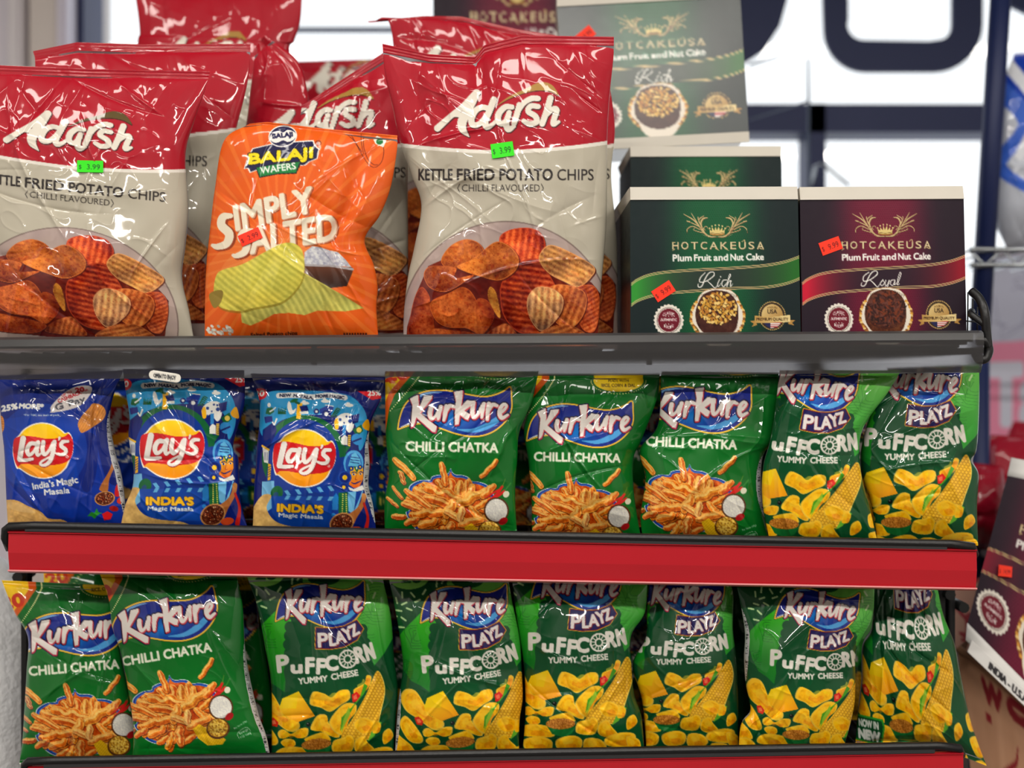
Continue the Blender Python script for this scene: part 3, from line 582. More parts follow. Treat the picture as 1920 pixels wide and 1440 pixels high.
    for i in range(3):
        A.stroke([(126 + 12 * i, 690, 5), (126 + 12 * i, 760, 5)], N, False)
    A.poly([(160, 790), (188, 800), (186, 940), (160, 950)], Y)
    for i in range(5):
        A.stroke([(162, 830 + 22 * i, 6), (186, 814 + 22 * i, 6)], N, False)
    A.poly([(110, 960), (220, 950), (240, 1180), (160, 1240), (110, 1100)], (130, 190, 226)); A.ell(250, 1060, 56, 66, gr, 20); A.ell(240, 1080, 22, 30, (30, 80, 120), 30)
    # dancer face with tall headdress
    A.ell(950, 760, 92, 120, (90, 170, 220)); A.ell(950, 770, 74, 104, (36, 90, 170)); A.poly([(900, 790), (930, 680), (965, 660), (1010, 720), (1020, 790)], (110, 190, 226))
    for i in range(3):
        A.stroke([(922, 704 + 24 * i, 7), (1004, 712 + 24 * i, 7)], N, False)
    face = [(925, 800), (1040, 800), (1046, 900), (1010, 980), (960, 990), (915, 960)]
    A.poly(face, lin((240, 200, 40), (230, 110, 40), 940, 800, 990, 990)); A.poly([(950, 790), (1010, 790), (985, 850)], gr); A.ell(980, 805, 6, 12, W)
    A.stroke([(938, 850, 10), (965, 842, 8), (990, 858, 4)], N); A.stroke([(1000, 850, 4), (1020, 836, 8), (1040, 846, 8)], N); A.ell(955, 864, 16, 9, W, 10); A.ell(1018, 858, 14, 8, W, -10); A.ell(955, 864, 8, 9, N); A.ell(1018, 858, 7, 8, N)
    A.stroke([(936, 940, 5), (965, 950, 12), (1000, 935, 12), (1028, 920, 4)], N); A.stroke([(980, 870, 4), (972, 910, 6), (990, 915, 4)], (170, 70, 30))
    A.poly([(910, 980), (960, 1000), (1040, 960), (1060, 1000), (990, 1030), (920, 1010)], W)
    for x, y, r in ((874, 896, 62), (868, 986, 44), (930, 810, 24), (1012, 794, 22)):
        A.ell(x, y, r, r, (30, 80, 164)); A.ell(x, y, r * .8, r * .8, (16, 46, 128)); A.ell(x, y, r * .36, r * .36, (246, 206, 40))
    A.poly([(910, 1030), (1050, 1010), (1000, 1180), (960, 1230), (910, 1200)], (120, 186, 224)); A.poly([(985, 1020), (1040, 1010), (1010, 1100), (970, 1200)], B)
    A.poly([(820, 1040), (905, 1030), (920, 1240), (830, 1260)], gr)
    for i in range(11):
        A.ell(862, 1052 + 19 * i, 6, 6, (236, 226, 110)); A.ell(892 + i, 1050 + 19 * i, 6, 6, (236, 226, 110))
    A.poly([(765, 1090), (800, 1040), (822, 1080), (820, 1200), (766, 1200)], (40, 130, 196)); A.ell(782, 1246, 20, 18, (40, 130, 196)); A.ell(784, 1282, 14, 12, (40, 130, 196))
    # clapper board
    A.poly([(200, 1090), (760, 1080), (765, 1380), (300, 1360), (210, 1240)], (22, 78, 166))
    for i in range(5):
        x = 316 + 100 * i; y = 1038 - 14 * i; A.poly([(x, y), (x + 34, y - 6), (x + 66, y + 38), (x + 32, y + 44)], (110, 180, 222))
        A.poly([(x + 24, 1082 - i), (x + 62, 1080 - i), (x + 40, 1118 - i), (x + 4, 1120 - i)], (110, 180, 222))
    A.text("INDIA'S", 262, 1230, 420, 66, (246, 196, 50), 7, 0.5, 0, ((3, (60, 40, 40)),))
    A.text('Magic Masala', 274, 1280, 410, 34, (226, 232, 236), 2.4, 1)
    # crisp, spoon
    A.poly([(-20, 1340), (60, 1160), (130, 1080), (200, 1090), (160, 1200), (230, 1310), (360, 1360), (600, 1390), (640, 1460), (-20, 1460)], mottled((222, 186, 120), 7, 22, 0.02), True)
    wood_spoon(A, [(1040, 1040), (1080, 1050), (1060, 1150), (1000, 1260), (960, 1330), (900, 1260), (990, 1180), (1030, 1110)], (860, 1322, 104, 84, -30))
    A.stroke([(1060, 1130, 22), (1100, 1260, 26), (1080, 1400, 44)], (176, 34, 30)); A.ell(990, 1380, 60, 34, (196, 80, 40), -10)
    A.set(.5 * .715, 25 + .5 * 95, 30 + .5 * 383); logo_lays(A); A.set()
    return A
def art_lays_classic(k=0.85):
    B = (16, 56, 150); N = (10, 30, 104)
    A = Art(680, 780, B, k); A.set(.5, 25, 30)
    A.poly([(-60, -60), (1300, -60), (1300, 100), (800, 170), (500, 330), (-60, 400)], N, True, .55); A.poly([(900, 300), (1300, 200), (1300, 900), (1000, 1000)], N, True, .8); A.poly([(760, 560), (900, 600), (900, 900), (840, 1090), (760, 1060), (700, 760)], N, True, .6)
    A.ell(390, 700, 420, 420, (26, 84, 180), alpha=.45)
    W = (236, 234, 230)
    A.text('25%', 14, 356, 150, 50, W, 5, -10, .18); A.text('MORE*', 178, 324, 222, 42, W, 5, 2, .12); A.text('*For T&C see back of pack', 222, 396, 330, 16, W, 1.2, 0)
    A.poly([(474, 350), (480, 300), (600, 180), (720, 120), (840, 120), (850, 180), (760, 290), (640, 340), (480, 366)], (226, 220, 218), True)
    A.text('UP TO', 580, 220, 100, 22, (180, 40, 50), 1, -24); A.text('20', 706, 180, 80, 40, (180, 40, 50), 4, -10); A.text('CASHBACK', 546, 276, 232, 32, (180, 40, 50), 2, -22); A.text('ON', 790, 170, 30, 16, (180, 40, 50), 1, -20)
    A.text('G', 524, 344, 70, 54, (90, 90, 100), 4, -16); A.text('Pay', 646, 306, 160, 50, (90, 92, 100), 3, -18)
    A.poly([(726, 470), (760, 400), (830, 320), (870, 280), (950, 300), (985, 360), (960, 430), (880, 490), (800, 540), (750, 548)], ridged((206, 140, 70), 30, 22, 12, 0, 0, 0, 4, 16, .03), True)
    A.poly([(-60, 400), (20, 400), (40, 480), (20, 550), (-60, 560)], ridged((226, 150, 70), 90, 20, 14), True); A.poly([(-60, 600), (10, 620), (34, 700), (-60, 760)], (216, 150, 80), True)
    A.text("India's", 308, 1082, 200, 58, W, 2.6, -9); A.text('Magic', 534, 1048, 196, 58, W, 2.6, -9); A.text('Masala', 414, 1134, 236, 52, W, 2.6, -5)
    wood_spoon(A, [(1080, 670), (1110, 690), (1080, 840), (1020, 980), (1000, 1100), (930, 1090), (940, 1040), (1020, 900), (1060, 760)], (975, 1165, 84, 58, -8))
    A.poly([(1080, 1050), (1130, 1000), (1150, 1080), (1130, 1140), (1070, 1140)], (190, 30, 36), True); A.stroke([(1130, 1010, 26), (1140, 920, 20), (1110, 820, 14)], (30, 110, 50)); A.ell(1140, 1180, 54, 34, (200, 50, 30), -20); A.ell(1060, 1260, 44, 26, (150, 24, 30), 10); A.poly([(950, 1310), (1000, 1284), (1050, 1310), (1030, 1360), (970, 1370)], (206, 36, 40))
    A.poly([(812, 1330), (850, 1290), (880, 1300), (900, 1256), (915, 1290), (940, 1300), (900, 1330), (880, 1356), (850, 1330)], (44, 140, 50)); A.stroke([(900, 1310, 5), (950, 1300, 4)], (90, 150, 70), False)
    A.poly([(-60, 1250), (60, 1180), (160, 1185), (250, 1230), (380, 1290), (450, 1350), (600, 1370), (640, 1460), (-60, 1460)], mottled((220, 178, 112), 9, 24, 0.02), True); A.poly([(60, 1200), (150, 1200), (260, 1250), (330, 1300), (200, 1290), (100, 1260)], (236, 204, 150), True, .5)
    A.set(.5 * .69, 25 + .5 * 10, 30 + .5 * 395, rot=-1.5); logo_lays(A); A.set()
    return A

# ------------------------------------------------------------------ cake boxes (canvas = 5.14 x photo pixels of the green box front)
def script_rich(A, W=(240, 238, 232)):
    A.stroke([(835, 745, 7), (790, 790, 9), (785, 830, 9), (850, 820, 8), (920, 770, 9), (915, 738, 7), (870, 750, 9), (830, 810, 10), (800, 870, 9), (765, 872, 8), (770, 845, 6)], W)
    A.stroke([(850, 815, 6), (890, 850, 9), (930, 884, 7), (960, 850, 5)], W)
    A.stroke([(975, 806, 8), (955, 850, 8), (962, 872, 6), (990, 840, 4)], W); A.ell(986, 782, 6, 6, W)
    A.stroke([(1045, 812, 7), (1010, 815, 8), (995, 850, 8), (1015, 874, 7), (1045, 840, 4)], W)
    A.stroke([(1020, 866, 4), (1056, 820, 5), (1082, 768, 8), (1072, 762, 6), (1058, 810, 8), (1044, 872, 9)], W); A.stroke([(1046, 866, 6), (1064, 828, 7), (1084, 818, 9), (1078, 850, 8), (1080, 872, 7), (1102, 846, 4)], W)
def script_royal(A, W=(240, 238, 232)):
    A.stroke([(790, 745, 7), (735, 785, 9), (735, 830, 9), (800, 815, 8), (870, 765, 9), (860, 735, 7), (815, 750, 9), (775, 810, 10), (745, 868, 9), (708, 870, 8), (715, 842, 6)], W)
    A.stroke([(795, 815, 6), (835, 850, 9), (870, 882, 7), (900, 850, 5)], W)
    A.stroke([(925, 820, 8), (900, 850, 8), (915, 872, 7), (940, 846, 7), (925, 820, 6)], W, closed=True)
    A.stroke([(955, 820, 8), (945, 860, 7), (965, 866, 6), (990, 820, 7), (970, 880, 8), (935, 915, 7), (920, 900, 6), (960, 875, 5)], W)
    A.stroke([(1045, 818, 7), (1010, 822, 8), (1000, 856, 8), (1025, 866, 6), (1048, 818, 6), (1040, 862, 8), (1060, 850, 4)], W)
    A.stroke([(1075, 850, 6), (1105, 770, 8), (1098, 748, 6), (1078, 800, 7), (1068, 862, 8), (1090, 852, 4)], W)
def art_box(kind, k=0.42):
    grn = kind == 'rich'
    dark, mid, strip = ((16, 36, 38), (14, 92, 58), (60, 150, 62)) if grn else ((38, 22, 38), (112, 24, 56), (196, 30, 62))
    gold = (206, 184, 138); W = (240, 238, 232)
    A = Art(1640, 1340, dark, k); A.set(1, -110, -75)
    def bg(x, y):
        d = np.exp(-((x - 930) / 440) ** 4)[..., None]
        hx = (np.mod(x / 22 + 0.5 * np.mod(np.floor(y / 20), 2), 1) - .5) ** 2 + (np.mod(y / 20, 1) - .5) ** 2
        return C_(dark) * (1 - d) + C_(mid) * d - (hx < 0.06)[..., None] * d * 14
    A.poly([(90, 60), (1800, 60), (1800, 1440), (90, 1440)], bg)
    up = [(120, 842), (180, 800), (300, 755), (480, 728), (800, 708), (1100, 694), (1400, 672), (1600, 640), (1740, 596), (1800, 570)]; lo = [(1800, 770), (1740, 812), (1600, 858), (1400, 888), (1100, 896), (800, 916), (480, 940), (300, 970), (180, 1010), (120, 1050)]
    def st(x, y):
        e = np.clip(np.abs(x - 930) / 760, 0, 1)[..., None] ** 2.2
        return C_((44, 58, 52) if grn else (46, 26, 42)) * (1 - e) + C_(strip) * e * np.where(x < 930, 1.0, .72)[..., None] + C_(dark) * 0
    A.poly(up + lo, st)
    for L in (up, lo, [(x, y + 16) for x, y in up], [(x, y - 16) for x, y in lo]):
        A.stroke([(x, y, 7) for x, y in L], gold)
    # crest: sprays and crown
    for sg in (1, -1):
        X = lambda p: [(955 + sg * (q[0] - 955), q[1], q[2]) for q in p]
        for p in ([(950, 416, 5), (880, 410, 14), (820, 370, 12), (740, 270, 12), (630, 204, 4)], [(860, 400, 10), (800, 340, 10), (740, 250, 8), (706, 196, 4)], [(840, 390, 10), (800, 300, 14), (820, 250, 14), (866, 240, 4)], [(810, 330, 8), (780, 260, 10), (830, 222, 5)], [(800, 330, 7), (740, 300, 8), (670, 270, 5)], [(790, 350, 6), (720, 318, 7), (670, 340, 7), (660, 378, 3)], [(830, 380, 6), (770, 366, 6), (728, 350, 5), (740, 330, 4)], [(870, 340, 4), (850, 318, 5), (826, 336, 5), (846, 356, 3)], [(770, 260, 6), (772, 236, 8)], [(690, 276, 12), (664, 270, 8)]):
            A.stroke(X(p), (90, 60, 40), off=(2, 4)); A.stroke(X(p), gold)
        for i in range(7):
            A.ell(955 + sg * (60 + 14 * i), 416 - i * i * .7, 3.5, 3.5, gold)
    A.poly([(890, 396), (882, 345), (905, 362), (908, 328), (932, 360), (940, 318), (955, 356), (975, 318), (982, 360), (1008, 328), (1010, 362), (1034, 345), (1024, 396)], (222, 202, 140))
    for x, y in ((884, 338), (908, 318), (940, 308), (976, 308), (1008, 318), (1034, 338)):
        A.ell(x, y, 7, 8, (226, 206, 150))
    A.stroke([(890, 392, 12), (958, 400, 12), (1026, 392, 12)], (160, 120, 60)); A.stroke([(892, 378, 4), (958, 386, 4), (1024, 378, 4)], (90, 60, 30))
    x = 520
    for ch, w in zip('HOTCAKEUSA', (60, 68, 66, 62, 76, 72, 54, 66, 56, 66)):
        A.text(ch, x + 2, 532, w, 66, (60, 40, 26), 1.5); A.text(ch, x, 528, w, 66, (222, 206, 168), 1.0); x += w + 27
    A.stroke([(522, 470, 8), (560, 462, 4)], gold); A.stroke([(540, 528, 9), (520, 542, 4)], gold, False); A.stroke([(575, 528, 6), (580, 536, 3)], gold, False); A.stroke([(938, 520, 10), (975, 540, 4)], gold, False); A.stroke([(1030, 520, 10), (1068, 542, 4)], gold, False); A.stroke([(1370, 520, 10), (1404, 532, 4)], gold, False); A.stroke([(1196, 462, 5), (1222, 446, 7), (1226, 470, 8)], gold)
    A.text('Plum', 524, 638, 180, 58, W, 3.2, -.8); A.text('Fruit', 732, 636, 164, 58, W, 3.2, -.8); A.text('and', 922, 634, 136, 58, W, 3.2, -.8); A.text('Nut', 1084, 632, 126, 58, W, 3.2, -.8); A.text('Cake', 1238, 630, 168, 58, W, 3.2, -.8)
    (script_rich if grn else script_royal)(A)
    # seal
    A.ell(480, 1180, 136, 138, (236, 230, 220), wob=0.03, frq=0)
    for i in range(24):
        a = i * math.pi / 12; A.ell(480 + 134 * math.cos(a), 1180 + 136 * math.sin(a), 12, 12, (236, 230, 220))
    for i in range(52):
        a = i * 2 * math.pi / 52; A.ell(480 + 113 * math.cos(a), 1180 + 115 * math.sin(a), 4.5, 4.5, (60, 40, 36))
    A.ell(480, 1180, 104, 106, (112, 24, 44)); A.text('CLASSIC', 424, 1128, 112, 26, W, 1.2, 0, warp=lambda u, v: (u, v + (u - 56) ** 2 * .006)); A.text('AUTHENTIC', 402, 1188, 156, 24, W, 1.6); A.text('RECIPE', 436, 1256, 90, 24, W, 1.2, warp=lambda u, v: (u, v - (u - 45) ** 2 * .006))
    for i in (-1, 0, 1):
        A.ell(480 + 30 * i, 1142, 4, 4, W); A.ell(480 + 30 * i, 1214, 4, 4, W)
    # cake on its plate
    pl = [(700, 1080), (690, 1140), (700, 1200), (760, 1270), (790, 1350), (860, 1420), (1060, 1420), (1130, 1340), (1170, 1270), (1215, 1190), (1222, 1120), (1190, 1060), (1150, 960), (1080, 900), (950, 885), (830, 905), (770, 960), (740, 1030)]
    A.poly(pl, (160, 110, 50)); A.poly([(950 + (x - 950) * .97, 1140 + (y - 1140) * .97) for x, y in pl], (236, 228, 214), True)
    rs = np.random.RandomState(2)
    for s in (-1, 1):
        for i in range(16):
            a = math.radians(-38 + i * 5.4); A.ell(950 + s * (252 + 8 * rs.rand()) * math.cos(a), 1150 + 200 * math.sin(a) * 1.1, 16, 12, [(214, 160, 76), (236, 206, 140), (150, 100, 50)][i % 3], 90 * rs.rand())
    for i in range(9):
        A.stroke([(800 + 14 * i, 945 - 4 * i, 5), (808 + 13 * i, 965 - 3 * i, 3)], (100, 84, 66), False); A.stroke([(1040 + 12 * i, 915 + 5 * i, 5), (1034 + 12 * i, 940 + 5 * i, 3)], (100, 84, 66), False)
    cake = (70, 36, 28) if grn else (82, 42, 28)
    A.poly([(738, 1140), (750, 1060), (800, 960), (880, 915), (960, 905), (1060, 930), (1130, 1000), (1150, 1090), (1145, 1200), (1100, 1290), (1020, 1335), (900, 1335), (810, 1290), (755, 1220)], mottled(cake, 4, 26, .04), True)
    if grn:
        A.poly([(800, 1180), (900, 1230), (1040, 1220), (1110, 1160), (1140, 1240), (1060, 1320), (900, 1330), (790, 1270)], (84, 46, 38), True, .5)
        for i in range(150):
            a = rs.rand() * 6.28; r = math.sqrt(rs.rand()); A.ell(952 + 180 * r * math.cos(a) + 2, 1070 + 146 * r * math.sin(a) + 4, 20, 13, (60, 34, 20), 0); A.ell(952 + 180 * r * math.cos(a), 1070 + 146 * r * math.sin(a), 20, 12, [(226, 188, 104), (206, 158, 70), (240, 210, 140), (186, 130, 60)][i % 4], 180 * rs.rand())
    else:
        for i in range(220):
            a = rs.rand() * 6.28; r = math.sqrt(rs.rand()); A.ell(948 + 195 * r * math.cos(a), 1080 + 160 * r * math.sin(a), 24, 8, [(88, 50, 44), (58, 30, 28), (110, 66, 56), (46, 22, 20), (122, 62, 38)][i % 5 if i % 11 else 4], 180 * rs.rand())
        A.poly([(760, 1180), (860, 1260), (1040, 1260), (1135, 1170), (1120, 1270), (1020, 1335), (900, 1335), (800, 1280)], mottled((96, 50, 26), 9, 30, .05), True, .8)
    # medal
    for i in range(40):
        a = i * 2 * math.pi / 40; A.ell(1478 + 122 * math.cos(a), 1140 + 124 * math.sin(a), 9, 9, (206, 176, 116))
    A.ell(1478, 1140, 122, 124, (60, 46, 34)); A.ell(1478, 1140, 104, 106, lin((226, 204, 150), (170, 132, 76), 1380, 1040, 1580, 1200))
    A.poly([(1392, 1196), (1460, 1196), (1460, 1256), (1430, 1240), (1402, 1216)], (40, 44, 86)); A.poly([(1460, 1196), (1568, 1196), (1540, 1230), (1500, 1248), (1460, 1256)], (232, 226, 220))
    for i in range(3):
        A.stroke([(1462, 1204 + 18 * i, 8), (1566 - 18 * i, 1204 + 18 * i, 8)], (176, 40, 52), False)
    A.poly([(1262, 1190), (1320, 1180), (1330, 1225), (1280, 1240), (1300, 1212)], (186, 146, 84)); A.poly([(1700, 1180), (1640, 1178), (1630, 1215), (1690, 1228), (1668, 1204)], (186, 146, 84))
    A.poly([(1308, 1140), (1470, 1152), (1652, 1132), (1650, 1196), (1470, 1204), (1312, 1204)], lin((196, 160, 96), (232, 212, 160), 1310, 0, 1600, 0))
    A.text('MADE IN', 1432, 1070, 92, 18, (110, 84, 46), .6, warp=lambda u, v: (u, v + (u - 46) ** 2 * .004)); A.text('USA', 1434, 1120, 90, 38, (60, 44, 30), 1.2); A.text('PREMIUM QUALITY', 1326, 1184, 306, 26, (76, 54, 30), 1.2)
    return A

def art_sticker(txt, bg, ink, k=4.0):
    A = Art(48, 24, bg, k); A.text('$', 3.5, 17, 4.5, 8, ink, .15); A.text(txt, 18, 18, 24, 10, ink, .1)
    return A
# ------------------------------------------------------------------ materials
def mat(name, col, rough=0.5, metal=0.0, spec=0.5, coat=0.0, trans=0.0, noise=None, bump=None, alpha=None):
    m = bpy.data.materials.new(name); m.use_nodes = True; nt = m.node_tree; b = nt.nodes['Principled BSDF']
    lc = [(c / 255 / 12.92 if c / 255 <= 0.04045 else ((c / 255 + 0.055) / 1.055) ** 2.4) for c in col]
    b.inputs['Base Color'].default_value = (*lc, 1); b.inputs['Roughness'].default_value = rough; b.inputs['Metallic'].default_value = metal
    b.inputs['Specular IOR Level'].default_value = spec; b.inputs['Coat Weight'].default_value = coat; b.inputs['Coat Roughness'].default_value = 0.08
    b.inputs['Transmission Weight'].default_value = trans
    if alpha is not None:
        b.inputs['Alpha'].default_value = alpha
    if noise:
        sc_, amt = noise
        tc = nt.nodes.new('ShaderNodeTexCoord'); n = nt.nodes.new('ShaderNodeTexNoise'); n.inputs['Scale'].default_value = sc_; n.inputs['Detail'].default_value = 4
        mx = nt.nodes.new('ShaderNodeMix'); mx.data_type = 'RGBA'; mx.inputs[6].default_value = (*[c * (1 - amt) for c in lc], 1); mx.inputs[7].default_value = (*[min(1, c * (1 + amt)) for c in lc], 1)
        nt.links.new(tc.outputs['Object'], n.inputs['Vector']); nt.links.new(n.outputs['Fac'], mx.inputs[0]); nt.links.new(mx.outputs[2], b.inputs['Base Color'])
    if bump:
        sc_, st = bump
        tc = nt.nodes.new('ShaderNodeTexCoord'); n = nt.nodes.new('ShaderNodeTexNoise'); n.inputs['Scale'].default_value = sc_; n.inputs['Detail'].default_value = 5
        bp = nt.nodes.new('ShaderNodeBump'); bp.inputs['Strength'].default_value = st; bp.inputs['Distance'].default_value = 0.01
        nt.links.new(tc.outputs['Object'], n.inputs['Vector']); nt.links.new(n.outputs['Fac'], bp.inputs['Height']); nt.links.new(bp.outputs['Normal'], b.inputs['Normal'])
    return m
def printed(name, rough, spec, coat, coat_rough=0.06):
    """Printed film or card: the ink colour is the mesh's 'ink' attribute."""
    m = bpy.data.materials.new(name); m.use_nodes = True; nt = m.node_tree; b = nt.nodes['Principled BSDF']
    a = nt.nodes.new('ShaderNodeAttribute'); a.attribute_name = 'ink'
    nt.links.new(a.outputs['Color'], b.inputs['Base Color'])
    b.inputs['Roughness'].default_value = rough; b.inputs['Specular IOR Level'].default_value = spec; b.inputs['Coat Weight'].default_value = coat; b.inputs['Coat Roughness'].default_value = coat_rough
    tc = nt.nodes.new('ShaderNodeTexCoord'); n = nt.nodes.new('ShaderNodeTexNoise'); n.inputs['Scale'].default_value = 90; n.inputs['Detail'].default_value = 2
    mr = nt.nodes.new('ShaderNodeMapRange'); mr.inputs[3].default_value = rough * 0.8; mr.inputs[4].default_value = rough * 1.2
    nt.links.new(tc.outputs['Object'], n.inputs['Vector']); nt.links.new(n.outputs['Fac'], mr.inputs[0]); nt.links.new(mr.outputs[0], b.inputs['Roughness'])
    return m
FILM = printed('printed_film', 0.42, 0.18, 0.62, 0.05)
MATTE_FILM = printed('printed_matte_film', 0.45, 0.18, 0.45, 0.07)
GLOSSY_CARD = printed('wrapped_card', 0.42, 0.6, 0.8, 0.30)
CARD = printed('printed_card', 0.5, 0.22, 0.08, 0.15)
LABEL = printed('label_paper', 0.6, 0.3, 0.0)
BLACK = mat('black_powder_coat', (16, 16, 18), 0.38, 0, 0.5, bump=(400, 0.05))
RUBBER = mat('black_plastic_cap', (14, 14, 15), 0.45)
RED = mat('red_plastic_strip', (186, 24, 38), 0.32, 0, 0.5, 0.3, noise=(9, 0.06))
PINK = mat('pale_red_edge', (214, 120, 122), 0.4)  # paler pinkish red, lower edge line of the price rails
WHITE = mat('white_card', (208, 202, 190), 0.6, noise=(20, 0.05))
KRAFT = mat('corrugated_card', (176, 128, 96), 0.8, noise=(14, 0.12), bump=(120, 0.2))
CHROME = mat('chrome_wire', (190, 195, 200), 0.25, 0.9)
NAVY = mat('dark_window_metal', (14, 30, 78), 0.5, 0.1)

# ------------------------------------------------------------------ object helpers
def obj(name, me, parent=None):
    o = bpy.data.objects.new(name, me); COL.objects.link(o)
    if parent:
        o.parent = parent
    return o
def tag(o, label, cat, group=None, kind=None):
    o['label'] = label; o['category'] = cat
    if group: o['group'] = group
    if kind: o['kind'] = kind
    return o
def thing(name, label, cat, group=None, loc=(0, 0, 0)):
    o = bpy.data.objects.new(name, None); COL.objects.link(o); o.location = loc; o.empty_display_size = 0.03
    return tag(o, label, cat, group)
def struct(name, me):
    o = obj(name, me); o['kind'] = 'structure'; return o
def grid_mesh(name, co, ny, nx, ink=None, m=None, smooth=True, extra=None):
    """Mesh from a (ny, nx, 3) array of points; extra: list of more (co, ny, nx, ink) grids in the same mesh."""
    G = [(co, ny, nx, ink)] + (extra or [])
    V = []; Q = []; I = []; base = 0
    for c, a, b, k in G:
        V.append(np.asarray(c, np.float32).reshape(-1, 3)); idx = np.arange(a * b).reshape(a, b) + base
        Q.append(np.stack([idx[:-1, :-1], idx[1:, :-1], idx[1:, 1:], idx[:-1, 1:]], -1).reshape(-1, 4)); base += a * b
        if k is not None:
            I.append(np.asarray(k, np.float32).reshape(-1, 3))
    V = np.vstack(V); Q = np.vstack(Q).astype(np.int32)
    me = bpy.data.meshes.new(name); me.vertices.add(len(V)); me.vertices.foreach_set('co', V.ravel())
    me.loops.add(Q.size); me.loops.foreach_set('vertex_index', Q.ravel()); me.polygons.add(len(Q)); me.polygons.foreach_set('loop_start', np.arange(0, Q.size, 4, dtype=np.int32))
    me.update(calc_edges=True)
    me.polygons.foreach_set('use_smooth', np.full(len(Q), smooth))
    if I:
        at = me.color_attributes.new('ink', 'BYTE_COLOR', 'POINT'); c = np.ones((len(V), 4), np.float32); q = np.clip(np.vstack(I) / 255, 0, 1); lu = q @ np.array([.3, .55, .15]); c[:, :3] = np.clip(lu[:, None] + (q - lu[:, None]) * 1.1, 0, 1) ** 1.1; at.data.foreach_set('color_srgb', c.ravel())
    if m: me.materials.append(m)
    return me
def bm_mesh(name, bm, m, smooth=False):
    me = bpy.data.meshes.new(name); bm.normal_update(); bm.to_mesh(me); bm.free()
    if smooth: me.polygons.foreach_set('use_smooth', np.full(len(me.polygons), True))
    if m: me.materials.append(m)
    return me
def add_box(bm, lo, hi, bev=0.0):
    r = bmesh.ops.create_cube(bm, size=1.0); c = (Vector(lo) + Vector(hi)) / 2; s = Vector(hi) - Vector(lo)
    for v in r['verts']:
        v.co = Vector((v.co.x * s.x, v.co.y * s.y, v.co.z * s.z)) + c
    if bev:
        bmesh.ops.bevel(bm, geom=list({e for v in r['verts'] for e in v.link_edges}), offset=bev, segments=2, affect='EDGES')
def box_mesh(name, lo, hi, m, bev=0.0):
    bm = bmesh.new(); add_box(bm, lo, hi, bev); return bm_mesh(name, bm, m)
def add_tube(bm, pts, r, seg=10, cap=True):
    P = [Vector(p) for p in pts]; n = len(P); rings = []; prev = None
    for i, p in enumerate(P):
        t = (P[min(i + 1, n - 1)] - P[max(i - 1, 0)]).normalized()
        if prev is None:
            a = t.cross(Vector((0, 0, 1)) if abs(t.z) < 0.9 else Vector((1, 0, 0))).normalized()
        else:
            a = (prev - t * prev.dot(t)).normalized()
        prev = a; b = t.cross(a)
        rings.append([bm.verts.new(p + (a * math.cos(2 * math.pi * k / seg) + b * math.sin(2 * math.pi * k / seg)) * r) for k in range(seg)])
    for u, v in zip(rings, rings[1:]):
        for k in range(seg):
            f = bm.faces.new((u[k], u[(k + 1) % seg], v[(k + 1) % seg], v[k])); f.smooth = True
    if cap:
        bm.faces.new(rings[0][::-1]); bm.faces.new(rings[-1])
def tube_mesh(name, pts, r, m, seg=10, curved=False):
    bm = bmesh.new()
    if curved:
        pts = spline([tuple(p) for p in pts], False, 6)
    add_tube(bm, pts, r, seg); return bm_mesh(name, bm, m)
def prism_mesh(name, pts, thick, m):
    """Closed outline (list of 3-D points in one plane) thickened along +y."""
    bm = bmesh.new(); a = [bm.verts.new(Vector(p)) for p in pts]; b = [bm.verts.new(Vector(p) + Vector((0, thick, 0))) for p in pts]
    bm.faces.new(a); bm.faces.new(b[::-1])
    for i in range(len(a)):
        j = (i + 1) % len(a); bm.faces.new((a[j], a[i], b[i], b[j]))
    bmesh.ops.recalc_face_normals(bm, faces=bm.faces[:])
    return bm_mesh(name, bm, m)

# ------------------------------------------------------------------ art placed on a package: photo pixel -> artwork coordinate
def sim(a, p, s, rot=0.0):
    c, sn = math.cos(math.radians(rot)), math.sin(math.radians(rot))
    def f(px, py):
        x = (px - p[0]) / s; y = (py - p[1]) / s
        return a[0] + c * x + sn * y, a[1] - sn * x + c * y
    return f
def aff(A3, P3):
    M = np.hstack([np.array(P3, float), np.ones((3, 1))]); S = np.linalg.solve(M, np.array(A3, float))
    return lambda px, py: (px * S[0, 0] + py * S[1, 0] + S[2, 0], px * S[0, 1] + py * S[1, 1] + S[2, 1])

